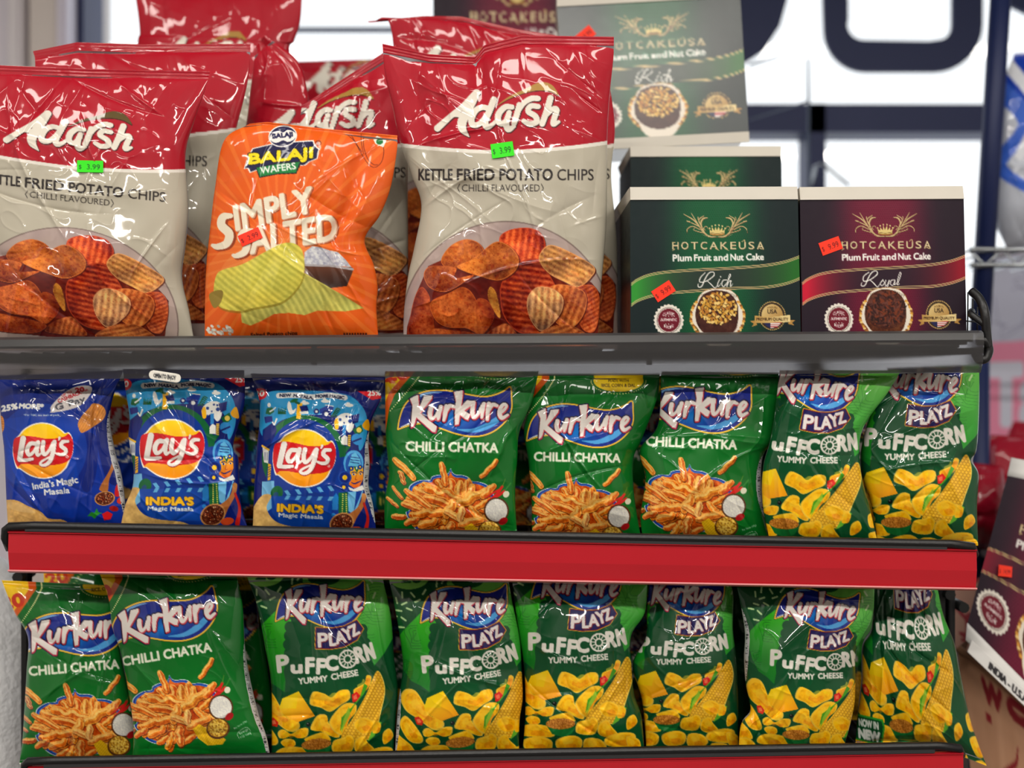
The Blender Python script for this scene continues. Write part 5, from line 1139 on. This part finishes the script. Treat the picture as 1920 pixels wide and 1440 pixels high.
f = cake_box('large blurred green plum cake box raised above the other green boxes', 'rich', (1044, 13), (1388, -6), (1404, 247), (1062, 265), 1.50, 0.16, 22, g, below=20, step=2.4, back=(0.01, 0), tilt=0.05, card=GLOSSY_CARD)
sticker(f, '9.99', *RED_TAG, 1098, 66, 34, 22, -40, 'red sticker peeking over the red bag')
cake_box('blurred maroon plum cake box behind the folded red bag', 'royal', (812, -86), (1120, -86), (1120, 560), (812, 560), 1.745, 0.07, 0, g, step=3.2, zbase=deck_top(0), uv=(60, -20, 1600, 2800))

# ------------------------------------------------------------------ things standing round the rack
def quad_grid(TL, TR, BR, BL, dTL, dTR, dBR, dBL, nx, ny, A, u0, v0, u1, v1):
    s, t = np.meshgrid(np.linspace(0, 1, nx), np.linspace(0, 1, ny)); w4 = [(1 - s) * (1 - t), s * (1 - t), s * t, (1 - s) * t]
    P = sum(k[..., None] * np.array(U(p[0], p[1], d)) for k, p, d in zip(w4, (TL, TR, BR, BL), (dTL, dTR, dBR, dBL)))
    return P, A.sample(u0 + s * (u1 - u0), v0 + t * (v1 - v0))
# tall dark post of the next rack, with a chrome wire shelf
post = thing('wire_rack', 'blurred rack with dark leaning post and chrome wire shelf at right edge', 'rack', None, (0.82, 0.55, 0))
def pp(name, me):
    o = obj(name, me, post); o.matrix_parent_inverse = Matrix.Translation((-0.82, -0.55, 0)); return o
a, b = U(1888, -200, 1.78), U(1836, 640, 1.78)
k_ = (b - a) / (b.z - a.z); lo_ = a + k_ * (0.0 - a.z)
pp('post', tube_mesh('post', [a, b], 0.017, NAVY, 12)); pp('post', tube_mesh('post', [b, Vector((b.x, b.y, 0))], 0.017, NAVY, 12)); pp('post', tube_mesh('post', [Vector((b.x + 0.62, b.y, 0)), Vector((b.x + 0.62, b.y, 1.9))], 0.012, NAVY, 12))
bm = bmesh.new(); p0 = U(1818, 468, 1.76); p1 = U(1818, 497, 1.76)
add_tube(bm, [p0, p0 + Vector((0.62, 0.0, 0.0))], 0.0045, 8); add_tube(bm, [p1, p1 + Vector((0.62, 0.0, 0))], 0.0045, 8)
n = 22
add_tube(bm, [p0.lerp(p0 + Vector((0.62, 0, 0)), i / n) + ((p1 - p0) * (i % 2)) + Vector((0, 0.004, 0)) for i in range(n + 1)], 0.0025, 6)
for i in range(14):
    add_tube(bm, [p0 + Vector((0.045 * i, 0, -0.002)), p0 + Vector((0.045 * i, 0.32, -0.002))], 0.002, 6)
pp('shelf', bm_mesh('shelf', bm, CHROME))
ZSH = p0.z + 0.0045
bm = bmesh.new(); add_box(bm, (0.80, 0.42, 0.955), (1.45, 1.05, 0.975), 0.003); pp('lower_shelf', bm_mesh('lower_shelf', bm, mat('dark_board', (60, 40, 44), 0.6)))
bm = bmesh.new(); add_tube(bm, [U(1405, 122, 2.2), U(1515, 86, 2.2), U(1516, 186, 2.2)], 0.003, 8); add_tube(bm, [U(1516, 186, 2.2), U(1516, 1600, 2.2)], 0.003, 8); add_tube(bm, [U(1405, 225, 2.2), U(1516, 190, 2.2)], 0.002, 8)
tag(obj('wire_stand', bm_mesh('wire_stand', bm, mat('thin_grey_wire', (96, 108, 130), 0.4, 0.4))), 'thin grey wire stand against the bright window', 'stand')
tag(obj('wall_hook', tube_mesh('wall_hook', [U(1524, 345, 2.47), U(1528, 312, 2.44), U(1540, 305, 2.43), U(1592, 348, 2.40)], 0.004, CHROME)), 'pale slanting metal arm fixed to the window bar', 'hook')
# poster
PA = Art(300, 360, (206, 208, 226), 1.6)
PA.poly([(-10, 150), (310, 138), (310, 370), (-10, 370)], (240, 160, 188)); PA.poly([(-10, 148), (60, 128), (150, 146), (310, 120), (310, 150), (-10, 160)], (206, 208, 226))
for i in range(14):
    rs = np.random.RandomState(i + 40); x, y = 60 + 200 * rs.rand(), 20 + 90 * rs.rand(); PA.stroke([(x + 30 * rs.randn(), y + 24 * rs.randn(), 1.6) for _ in range(4)], (150, 150, 176))
PA.text('Tasty', 28, 306, 240, 104, (222, 224, 238), 8); PA.text('Life', 34, 420, 200, 80, (222, 224, 238), 8)
P, ink = quad_grid((1836, 480), (2090, 470), (2090, 846), (1836, 850), 2.40, 2.40, 2.40, 2.40, 150, 180, PA, 0, 0, 300, 360)
po = tag(obj('poster', grid_mesh('poster', P, 180, 150, ink, LABEL)), 'blurred pink poster with big white letters on the wall', 'poster'); po.modifiers.new('thickness', 'SOLIDIFY').thickness = 0.003
tag(obj('poster_stand', box_mesh('poster_stand', (U(1836, 0, 2.41).x, YC + 2.41, 0), (U(2090, 0, 2.41).x, YC + 2.44, wz(470, 2.41)), mat('board', (180, 170, 180), 0.7))), 'pale board behind the pink poster', 'board')
# open cardboard carton and the tilted maroon box standing in it
KA = Art(640, 520, (212, 168, 138), 0.9)
KA.a += ((vnoise(*np.meshgrid(np.arange(KA.w) * .05, np.arange(KA.h) * .02), 3) - .5) * 16)[..., None]
rd = (150, 44, 54)
KA.text('W', 84, 78, 66, 22, rd, 5, 0); KA.text('C', 172, 74, 60, 22, rd, 5, 0); KA.poly([(86, 94), (104, 94), (104, 104), (86, 104)], rd)
KA.stroke([(196, 112, 4), (186, 132, 8), (160, 146, 9), (132, 160, 8), (126, 186, 8), (146, 216, 6)], rd); KA.poly([(166, 160), (200, 164), (190, 196), (164, 190)], rd); KA.stroke([(190, 204, 9), (200, 226, 8), (180, 246, 10)], rd)
car = thing('cardboard_carton', 'open brown cardboard carton with red print beside the rack', 'carton', None, U(1840, 1500, 1.5))
def cp(name, me, label=None):
    o = obj(name, me, car); o.matrix_parent_inverse = Matrix.Translation(-car.location)
    if label: o['label'] = label
    return o
P, ink = quad_grid((1795, 1215), (2160, 1500), (2160, 2060), (1880, 1990), 1.50, 1.36, 1.36, 1.50, 150, 130, KA, 0, 40, 640, 520)
Bk = np.array((0.12, 0.16, 0.0)); q_ = [P[0, 0], P[0, -1], P[-1, -1], P[-1, 0]]
def pl(a, b, c, d, n=4, col=(150, 112, 88)):
    s, t = np.meshgrid(np.linspace(0, 1, n), np.linspace(0, 1, n)); s = s[..., None]; t = t[..., None]
    X = (a * (1 - s) + b * s) * (1 - t) + (d * (1 - s) + c * s) * t; k = np.empty(X.shape); k[:] = C_(col); return (X, n, n, k)
cp('carton_wall', grid_mesh('carton_wall', P, 130, 150, ink, LABEL, True, [pl(q_[0] + Bk, q_[0], q_[3], q_[3] + Bk), pl(q_[1], q_[1] + Bk, q_[2] + Bk, q_[2]), pl(q_[0] + Bk, q_[1] + Bk, q_[2] + Bk, q_[3] + Bk), pl(q_[3], q_[2], q_[2] + Bk, q_[3] + Bk)]))
FA = Art(300, 220, (226, 184, 166), 1.2)
for i in range(12):
    rs = np.random.RandomState(i + 7); x, y = 300 * rs.rand(), 220 * rs.rand(); FA.stroke([(x, y, 12), (x + 40 * rs.randn(), y + 30 * rs.randn(), 16), (x + 60 * rs.randn(), y + 40 * rs.randn(), 8)], (186, 84, 92))
P, ink = quad_grid((1786, 1080), (1900, 1090), (1960, 1330), (1790, 1212), 1.66, 1.66, 1.53, 1.53, 60, 60, FA, 0, 0, 300, 220)
fl_ = cp('carton_flap', grid_mesh('carton_flap', P, 60, 60, ink, LABEL), 'raised flap printed with pale red shapes'); fl_.modifiers.new('thickness', 'SOLIDIFY').thickness = 0.004
NA = Art(420, 60, (232, 230, 228), 1.6); NA.text('INDIA - U.S.A', 50, 48, 92, 30, (40, 36, 40), 1.4)
P, ink = quad_grid((1822, 1200), (2150, 1508), (2150, 1542), (1814, 1222), 1.428, 1.345, 1.343, 1.426, 240, 30, NA, 0, 0, 420, 60)
cp('paper_label', grid_mesh('paper_label', P, 30, 240, ink, LABEL), 'white label strip along the carton edge').modifiers.new('thickness', 'SOLIDIFY').thickness = 0.001
P0 = [U(1795, 1215, 1.497), U(1830, 1240, 1.484), U(1880, 1284, 1.464), U(1925, 1322, 1.447), U(2160, 1530, 1.357)]
cp('torn_edge', tube_mesh('torn_edge', P0, 0.0055, KRAFT, 7))
# maroon box leaning in the carton
RA = ART['royal']; P, ink = quad_grid((1889, 892), (2230, 960), (2120, 1480), (1814, 1168), 1.465, 1.425, 1.365, 1.445, 230, 170, RA, 205, 40, 1640, 1340)
mb = thing('cake_box', 'large tilted maroon cake box standing in the cardboard carton', 'cake box', None, tuple(P[-1, 0])); loc = P[-1, 0]
q_ = [P[0, 0] - loc, P[0, -1] - loc, P[-1, -1] - loc, P[-1, 0] - loc]; Bk = np.array((0.16, 0.17, 0.03))
def mp(name, me, label=None):
    o = obj(name, me, mb)
    if label: o['label'] = label
    return o
mp('carton', grid_mesh('carton', P - loc, 170, 230, ink, CARD, True, [pl(q_[0] + Bk, q_[0], q_[3], q_[3] + Bk, 4, (40, 24, 40)), pl(q_[0] + Bk, q_[1] + Bk, q_[1], q_[0], 4, (220, 218, 222)), pl(q_[3], q_[2], q_[2] + Bk, q_[3] + Bk, 4, (200, 200, 204)), pl(q_[1], q_[1] + Bk, q_[2] + Bk, q_[2], 4, (40, 24, 40)), pl(q_[1] + Bk, q_[0] + Bk, q_[3] + Bk, q_[2] + Bk, 4, (40, 24, 40))]))
P2, ink2 = quad_grid((1897, 858), (2240, 924), (2230, 960), (1889, 892), 1.475, 1.435, 1.425, 1.465, 8, 4, NA, 0, 0, 6, 6)
mp('top_flap', grid_mesh('top_flap', P2 - loc, 4, 8, ink2, LABEL)).modifiers.new('thickness', 'SOLIDIFY').thickness = 0.002
P2, ink2 = quad_grid((1814, 1168), (2120, 1480), (2116, 1516), (1811, 1200), 1.444, 1.364, 1.356, 1.438, 8, 4, NA, 0, 0, 6, 6)
mp('bottom_flap', grid_mesh('bottom_flap', P2 - loc, 4, 8, ink2, LABEL)).modifiers.new('thickness', 'SOLIDIFY').thickness = 0.002
SA = art_sticker('14.99', *RED_TAG); P2, ink2 = quad_grid((1871, 1058), (1896, 1062), (1895, 1082), (1870, 1079), 1.446, 1.443, 1.441, 1.444, 40, 20, SA, 0, 0, 48, 24)
mp('price_sticker', grid_mesh('price_sticker', P2 - loc + np.array((0, -0.003, 0)), 20, 40, ink2, LABEL), 'red 14.99 sticker')
# woven white sack at the left
n = 120; s, t = np.meshgrid(np.linspace(0, 1, n), np.linspace(0, 1, n)); SK = Art(120, 120, (204, 204, 206), 1)
bx = 0.30; th = s * 2 * math.pi
rad = 0.17 * np.sqrt(np.clip(1.0004 - np.clip((t - .8) / .2, 0, 1) ** 2.4, 0, 1)) * (1 + 0.12 * (vnoise(s * 9 % 9, t * 7, 3) - .5)) * (0.86 + 0.14 * np.sin(t * math.pi))
cx, cy = U(-150, 0, 1.42).x, YC + 1.46
hgt = U(0, 1050, 1.42).z
X = cx + rad * np.cos(th); Y = cy + 0.9 * rad * np.sin(th); Z = t * hgt * (1 + .02 * np.sin(th * 3))
wv = 0.0012 * np.sin(s * 400) * np.sin(t * 560)
WOVEN = mat('white_woven_sack', (238, 238, 240), 0.4, noise=(60, 0.06), bump=(120, 0.3))
sk = tag(obj('woven_sack', grid_mesh('woven_sack', np.stack([X, Y, Z], -1)[::-1], n, n, None, WOVEN)), 'white woven plastic sack standing left of the rack', 'sack')
# ------------------------------------------------------------------ snack bags
AD = art_adarsh(); AD2 = art_adarsh(1.6, (100, 84, 46)); BA = art_balaji(0.55); CH = art_chilli(0.85); PU = art_puff(0.9); PN = art_puff(0.9, 'NEW'); LI = art_lays_india(0.85); LC = art_lays_classic(0.85)  # AD2 leaf inked darker for the dimmer reflection of its metallic print
g = 'red and cream kettle chip bags'
f = bag('chip_bag', 'red and cream kettle chip bag at the left end, cut off by the frame', 'chip bag', g, AD2, aff([(330, 171), (105, 175), (393, 425)], [(243, 283), (12, 262), (300, 510)]), 1.25,
    [(-64, 120), (-74, 300), (-60, 450), (-66, 640)], [(394, 134), (381, 180), (365, 225), (348, 290), (353, 390), (347, 460), (341, 520), (355, 585), (367, 640)], 0.042, 11, deck_top, wr=1.0, top=[(0, 0), (.5, 2), (1, 0)])
sticker(f, '3.99', *GREEN_TAG, 169, 312, 49, 22, 1, 'green 3.99 sticker')
bag('chip_bag', 'red and cream kettle chip bag behind the leftmost chip bag', 'chip bag', g, AD, sim((398, 270), (388, 309), .93, 1), 1.325,
    [(62, 96), (66, 130), (60, 300), (60, 640)], [(470, 82), (465, 150), (442, 245), (425, 300), (404, 420), (388, 500), (388, 640)], 0.035, 12, deck_top, det=2.2, top=[(0, 0), (.2, -14), (.5, -6), (1, 0)])
bag('chip_bag', 'blurred red chip bag standing tallest at the back left', 'chip bag', g, AD, sim((179, 105), (345, 70), .76), 1.56,
    [(250, -34), (262, 60), (256, 130), (250, 640)], [(568, -34), (563, 40), (551, 80), (543, 125), (545, 640)], 0.04, 13, deck_top, det=2.8)
bag('chip_bag', 'creased red chip bag with pointed corner behind the orange bag', 'chip bag', g, AD, sim((179, 105), (548, 207), .9, 8), 1.40,
    [(480, 88), (466, 200), (458, 300), (457, 640)], [(496, 66), (556, 112), (576, 170), (579, 240), (585, 640)], 0.03, 14, deck_top, det=2.2, wr=1.3, curve=1.6)
bag('chip_bag', 'red chip bag with bent top between the orange and middle bags', 'chip bag', g, AD, sim((330, 171), (698, 239), .92, 0), 1.335,
    [(566, 198), (561, 260), (572, 400), (577, 640)], [(742, 84), (762, 200), (765, 400), (765, 640)], 0.03, 15, deck_top, det=2.0, wr=1.3)
bag('chip_bag', 'small blurred red chip bag far back near the window', 'chip bag', g, AD, sim((105, 172), (566, 168), .72, -3), 1.72,
    [(546, 116), (548, 300), (545, 640)], [(728, 110), (728, 300), (725, 640)], 0.03, 16, deck_top, det=3.5)
bag('chip_bag', 'red chip bag with dark folded top behind the middle chip bag', 'chip bag', g, AD, sim((225, 0), (870, -10), .95, 3), 1.44,
    [(688, 40), (738, 90), (738, 640)], [(1042, 66), (1046, 200), (1046, 640)], 0.035, 17, deck_top, det=2.4, wr=1.3, top=[(0, 0), (.3, -18), (.5, -22), (.8, -6), (1, 0)])
bag('chip_bag', 'red and cream kettle chip bag half hidden behind the middle one, against the green box', 'chip bag', g, AD, sim((398, 270), (1143, 333), .93, 0), 1.335,
    [(880, 130), (840, 300), (830, 640)], [(1138, 130), (1153, 237), (1146, 330), (1157, 460), (1158, 640)], 0.032, 18, deck_top, det=2.0)
f = bag('chip_bag', 'red and cream kettle chip bag in the middle of the top shelf', 'chip bag', g, AD, sim((0, 0), (715, 65), 1.0, 0), 1.25,
    [(717, 82), (722, 140), (736, 200), (748, 260), (772, 330), (790, 385), (777, 463), (765, 518), (757, 591), (757, 640)], [(1151, 69), (1150, 110), (1143, 183), (1139, 257), (1138, 348), (1136, 435), (1126, 550), (1120, 640)], 0.038, 19, deck_top, wr=1.15,
    top=[(0, 0), (.2, 22), (.40, 30), (.44, 8), (.6, -8), (.8, -4), (1, 0)], fold=[(0.42, 0.10, 0.05, 0.12, 0.010), (0.12, 0.2, 0.05, 0.2, 0.008)])
sticker(f, '3.99', *GREEN_TAG, 942, 281, 42, 27, -8, 'green 3.99 sticker')
f = bag('wafer_bag', 'orange salted wafer bag leaning in front of the red bags', 'wafer bag', None, BA, sim((0, 0), (380, 210), 1 / 3.35, 0), 1.232,
    [(468, 232), (420, 264), (403, 353), (395, 419), (387, 496), (384, 568), (384, 640)], [(745, 254), (744, 285), (732, 353), (712, 404), (684, 449), (701, 497), (708, 538), (706, 580), (711, 640)], 0.036, 21, deck_top, wr=0.8,
    top=[(0, 0), (.12, -6), (.5, -2), (1, 0)], film=MATTE_FILM, fold=[(0.80, 0.35, 0.05, 0.3, 0.010)], seal=(0.02, 0.03))
sticker(f, '2.99', *RED_TAG, 469, 444, 42, 22, -24, 'red 2.99 sticker')

# middle shelf, front row
g = 'blue potato chip bags'
bag('potato_chip_bag', 'plain blue chip bag with peanut picture at the left end', 'chip bag', g, LC, sim((25, 30), (0, 700), .4027, 0), 1.245,
    [(-4, 694), (2, 790), (8, 850), (12, 940), (16, 1000)], [(232, 694), (212, 745), (206, 790), (216, 850), (229, 900), (242, 1000)], 0.026, 31, deck_mid, wrap=[(1, 11, .25, .95)], top=[(0, 10), (.5, 6), (1, 0)])
bag('potato_chip_bag', 'blue chip bag with illustrated border, left of its twin', 'chip bag', g, LI, sim((25, 30), (220, 690), .4167, 0), 1.238,
    [(230, 692), (237, 742), (243, 784), (241, 819), (250, 877), (248, 915), (234, 950), (222, 1000)], [(458, 694), (459, 752), (451, 786), (437, 836), (446, 857), (448, 888), (452, 944), (470, 1000)], 0.026, 32, deck_mid, fold=[(0.88, 0.45, 0.06, 0.15, 0.006)])
bag('potato_chip_bag', 'blue chip bag with illustrated border beside the first green bag', 'chip bag', g, LI, sim((267.5, 392.5), (569, 858), .405, 2), 1.238,
    [(470, 700), (485, 746), (487, 783), (482, 835), (480, 877), (477, 908), (473, 1000)], [(722, 704), (715, 745), (696, 790), (691, 830), (693, 870), (691, 910), (700, 950), (707, 1000)], 0.026, 33, deck_mid, wrap=[(1, 10, .35, .9)], fold=[(0.72, 0.28, 0.08, 0.06, 0.007)])
gk = 'green corn stick bags'
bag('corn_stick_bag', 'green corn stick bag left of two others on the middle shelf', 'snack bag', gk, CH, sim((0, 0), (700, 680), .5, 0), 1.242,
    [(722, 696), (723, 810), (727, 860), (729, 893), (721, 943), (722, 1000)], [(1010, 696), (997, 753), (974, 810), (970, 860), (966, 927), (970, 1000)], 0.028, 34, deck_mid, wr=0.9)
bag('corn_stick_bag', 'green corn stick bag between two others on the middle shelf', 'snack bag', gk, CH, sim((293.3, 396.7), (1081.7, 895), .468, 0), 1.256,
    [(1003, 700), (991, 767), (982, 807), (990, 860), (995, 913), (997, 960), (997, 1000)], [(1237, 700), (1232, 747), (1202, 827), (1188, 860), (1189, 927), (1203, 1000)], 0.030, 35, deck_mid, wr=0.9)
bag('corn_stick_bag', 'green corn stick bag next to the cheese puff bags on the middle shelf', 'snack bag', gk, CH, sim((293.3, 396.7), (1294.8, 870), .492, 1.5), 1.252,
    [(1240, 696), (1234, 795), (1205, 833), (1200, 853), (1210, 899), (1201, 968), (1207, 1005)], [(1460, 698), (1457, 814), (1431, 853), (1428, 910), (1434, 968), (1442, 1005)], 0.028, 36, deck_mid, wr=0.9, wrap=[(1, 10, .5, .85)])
gp = 'green cheese corn puff bags'
bag('corn_puff_bag', 'cheese corn puff bag beside a corn stick bag on the middle shelf', 'snack bag', gp, PU, sim((420.3, 374.3), (1555.7, 835), .515, 10), 1.232,
    [(1462, 694), (1447, 814), (1431, 876), (1430, 945), (1446, 1008)], [(1690, 694), (1664, 737), (1617, 806), (1613, 876), (1631, 953), (1648, 1010)], 0.028, 37, deck_mid, fold=[(0.95, 0.45, 0.08, 0.1, 0.006)])
bag('corn_puff_bag', 'cheese corn puff bag at the right end of the middle shelf', 'snack bag', gp, PU, sim((420.3, 374.3), (1757, 824), .525, 6), 1.264,
    [(1664, 690), (1624, 803), (1614, 876), (1635, 953), (1646, 1010)], [(1836, 683), (1836, 756), (1832, 837), (1824, 864), (1835, 891), (1832, 949), (1834, 1015)], 0.028, 38, deck_mid, fold=[(0.97, 0.53, 0.1, 0.04, 0.008)])
# bottom shelf, front row
bag('corn_stick_bag', 'green corn stick bag with yellow 20 corner at the far left', 'snack bag', gk, CH, sim((293.3, 396.7), (141.8, 1291), .49, -5.8), 1.302,
    [(3, 1088), (27, 1148), (52, 1194), (50, 1256), (46, 1325), (42, 1387), (36, 1440)], [(214, 1098), (222, 1200), (240, 1290), (250, 1348), (262, 1440)], 0.026, 41, deck_low, wr=0.9)
bag('corn_stick_bag', 'tilted green corn stick bag in front of the far left one', 'snack bag', gk, CH, sim((293.3, 396.7), (319, 1265.5), .49, -10.5), 1.272,
    [(186, 1072), (204, 1125), (210, 1175), (227, 1225), (239, 1287), (250, 1368), (247, 1430)], [(443, 1076), (455, 1136), (459, 1213), (468, 1271), (485, 1341), (501, 1387), (510, 1430)], 0.028, 42, deck_low, wr=0.7, wrap=[(1, 10, .35, 1.0)])
PB = [('cheese corn puff bag left of all others on the bottom shelf', (652, 1235.8), .515, 0, [(462, 1078), (482, 1136), (497, 1213), (509, 1290), (509, 1425)], [(716, 1078), (733, 1156), (739, 1233), (746, 1290), (742, 1345), (736, 1425)], 1.285, []),
      ('cheese corn puff bag with light green 20 circle at its top', (920, 1237), .5, 0, [(728, 1080), (744, 1160), (753, 1217), (755, 1254), (748, 1309), (743, 1366), (740, 1420)], [(952, 1080), (960, 1126), (974, 1195), (978, 1252), (980, 1309), (974, 1355), (973, 1420)], 1.28, [(0.62, 0.05, 0.12, 0.08, 0.006)]),
      ('cheese corn puff bag third from the left on the bottom shelf', (1123, 1204.7), .51, 5, [(960, 1085), (967, 1146), (973, 1190), (982, 1246), (985, 1301), (984, 1357), (978, 1420)], [(1214, 1085), (1209, 1148), (1183, 1192), (1184, 1246), (1189, 1301), (1203, 1346), (1209, 1420)], 1.284, []),
      ('narrow cheese corn puff bag with brand print cut off by the red rail', (1317.8, 1212), .465, 6, [(1219, 1088), (1213, 1137), (1211, 1195), (1186, 1247), (1204, 1314), (1213, 1415)], [(1368, 1088), (1375, 1119), (1374, 1178), (1380, 1233), (1384, 1315), (1384, 1415)], 1.296, [(0.1, 0.18, 0.1, 0.1, 0.006)]),
      ('bulging cheese corn puff bag turned to the right on the bottom shelf', (1566, 1241), .47, 8, [(1380, 1090), (1396, 1178), (1395, 1233), (1398, 1281), (1407, 1332), (1389, 1360), (1384, 1415)], [(1638, 1090), (1634, 1160), (1606, 1219), (1604, 1281), (1600, 1332), (1576, 1415)], 1.274, [(0.86, 0.52, 0.1, 0.06, 0.008)]),
      ('creased cheese corn puff bag at the right end of the bottom shelf', (1727.5, 1177.5), .475, 8, [(1640, 1095), (1635, 1178), (1618, 1212), (1616, 1281), (1607, 1349), (1604, 1399)], [(1756, 1095), (1769, 1153), (1789, 1205), (1800, 1260), (1817, 1329), (1834, 1370), (1850, 1400)], 1.314, [])]
for i, (lb, p, s_, r_, L_, R_, d_, fo) in enumerate(PB):
    bag('corn_puff_bag', lb, 'snack bag', gp, PN if i == 5 else PU, aff([(420, 374), (232, 550), (306, 685)], [(1727.5, 1177.5), (1655, 1268), (1690, 1362)]) if i == 5 else sim((420.3, 374.3), p, s_, r_), d_, L_, R_, 0.030, 51 + i, deck_low if i < 5 else None, fold=fo, bot=[(0, 0), (.62, 0), (1, 36)] if i == 5 else None, wr=1.5 if i == 5 else 1.0, wrap=[(-1, 9, .15, .55)] if i == 4 else [(-1, 6, .6, .95)] if i == 1 else None)
# second rows, seen only in the gaps
def behind(name, lb, cat, grp, art, am, d, x0, x1, y0, deck, seed, x0b=None, x1b=None):
    bag(name, lb, cat, grp, art, am, d, [(x0, y0), ((x0 + (x0b or x0)) / 2, y0 + 150), (x0b or x0, y0 + 330)], [(x1, y0), ((x1 + (x1b or x1)) / 2, y0 + 150), (x1b or x1, y0 + 330)], 0.024, seed, deck, det=3.2)
behind('potato_chip_bag', 'blue chip bag in shade behind the two leftmost blue bags', 'chip bag', g, LC, sim((200, 425), (192, 800), .40, 0), 1.36, 90, 300, 712, deck_mid, 61)
behind('potato_chip_bag', 'dark blue chip bag showing between the two illustrated bags', 'chip bag', g, LI, sim((267, 392), (400, 850), .39, 0), 1.37, 330, 520, 708, deck_mid, 62)
behind('potato_chip_bag', 'dark blue chip bag showing beside the first green bag', 'chip bag', g, LI, sim((267, 392), (640, 860), .39, 0), 1.37, 560, 746, 712, deck_mid, 63)
behind('corn_stick_bag', 'shaded green bag in the gap between first and second corn stick bags', 'snack bag', gk, CH, sim((293, 397), (930, 890), .46, 0), 1.385, 800, 1030, 706, deck_mid, 64)
behind('corn_stick_bag', 'shaded green bag in the gap between second and third corn stick bags', 'snack bag', gk, CH, sim((293, 397), (1160, 890), .46, 0), 1.385, 1052, 1290, 706, deck_mid, 65)
behind('corn_puff_bag', 'shaded puff bag behind the right end of the middle shelf', 'snack bag', gp, PU, sim((420, 374), (1600, 850), .46, 0), 1.385, 1420, 1700, 706, deck_mid, 66)
behind('corn_stick_bag', 'green bag with yellow corner just above the far left bag', 'snack bag', gk, CH, sim((89, 47), (108, 1086), .46, -5), 1.372, 82, 300, 1066, deck_low, 67)
behind('corn_stick_bag', 'dark green bag showing right of the tilted corn stick bag', 'snack bag', gk, CH, sim((293, 397), (390, 1270), .46, -4), 1.39, 320, 478, 1082, deck_low, 68, 300, 520)
behind('corn_puff_bag', 'shaded puff bag behind the gap below the first green 20 circle', 'snack bag', gp, PU, sim((420, 374), (760, 1240), .46, 0), 1.42, 650, 860, 1085, deck_low, 69)
behind('corn_puff_bag', 'shaded puff bag between the third and narrow puff bags', 'snack bag', gp, PU, sim((420, 374), (1200, 1240), .46, 0), 1.42, 1080, 1300, 1085, deck_low, 70)
behind('corn_puff_bag', 'shaded puff bag behind the bulging puff bag', 'snack bag', gp, PU, sim((420, 374), (1560, 1240), .46, 0), 1.42, 1360, 1660, 1085, deck_low, 71)
# right-hand rack: silver pillow bag and red bags
SV = Art(460, 600, (196, 200, 210), 1)
SV.poly([(-10, -10), (470, -10), (470, 120), (300, 90), (200, 200), (60, 150), (-10, 240)], (30, 70, 170)); SV.stroke([(0, 60, 60), (120, 200, 50), (40, 330, 40), (160, 420, 30)], (70, 110, 200)); SV.stroke([(60, 20, 40), (160, 160, 36), (100, 300, 30)], (230, 232, 238)); SV.ell(250, 260, 90, 120, (150, 140, 120)); SV.ell(300, 320, 70, 90, (120, 160, 150)); SV.stroke([(200, 160, 24), (180, 330, 20), (230, 520, 20)], (50, 66, 130))
bag('silver_bag', 'blurred silver and blue bag on the chrome shelf at right edge', 'bag', None, SV, sim((0, 0), (1850, 105),   .62, 0), 1.83, [(1902, 100), (1872, 180), (1856, 300), (1862, 400), (1890, 466)], [(2080, 90), (2100, 280), (2080, 466)], 0.05, 81, lambda x: ZSH, det=3.5, wr=1.2)
RB = Art(200, 200, (150, 22, 48), 1); RB.poly([(-10, 120), (210, 150), (210, 210), (-10, 210)], (110, 16, 40))
zlow = lambda x: 0.976
for i, (x0, x1, y0, d_, lb) in enumerate(((1838, 2000, 815, 1.82, 'crumpled dark red bag behind the tilted maroon box'), (1806, 1890, 868, 1.70, 'small dark red bag right of the middle shelf end'), (1880, 2100, 790, 2.0, 'dark red bag below the pink poster, farthest right'))):
    bag('red_bag', lb, 'bag', 'dark red bags on the low board', RB, sim((0, 0), (x0, y0), 1.2, 0), d_, [(x0 + 20, y0), (x0, y0 + 60), (x0 + 4, y0 + 240)], [(x1 - 10, y0 + 6), (x1, y0 + 80), (x1, y0 + 240)], 0.05, 90 + i, zlow, det=3.5, wr=1.6)
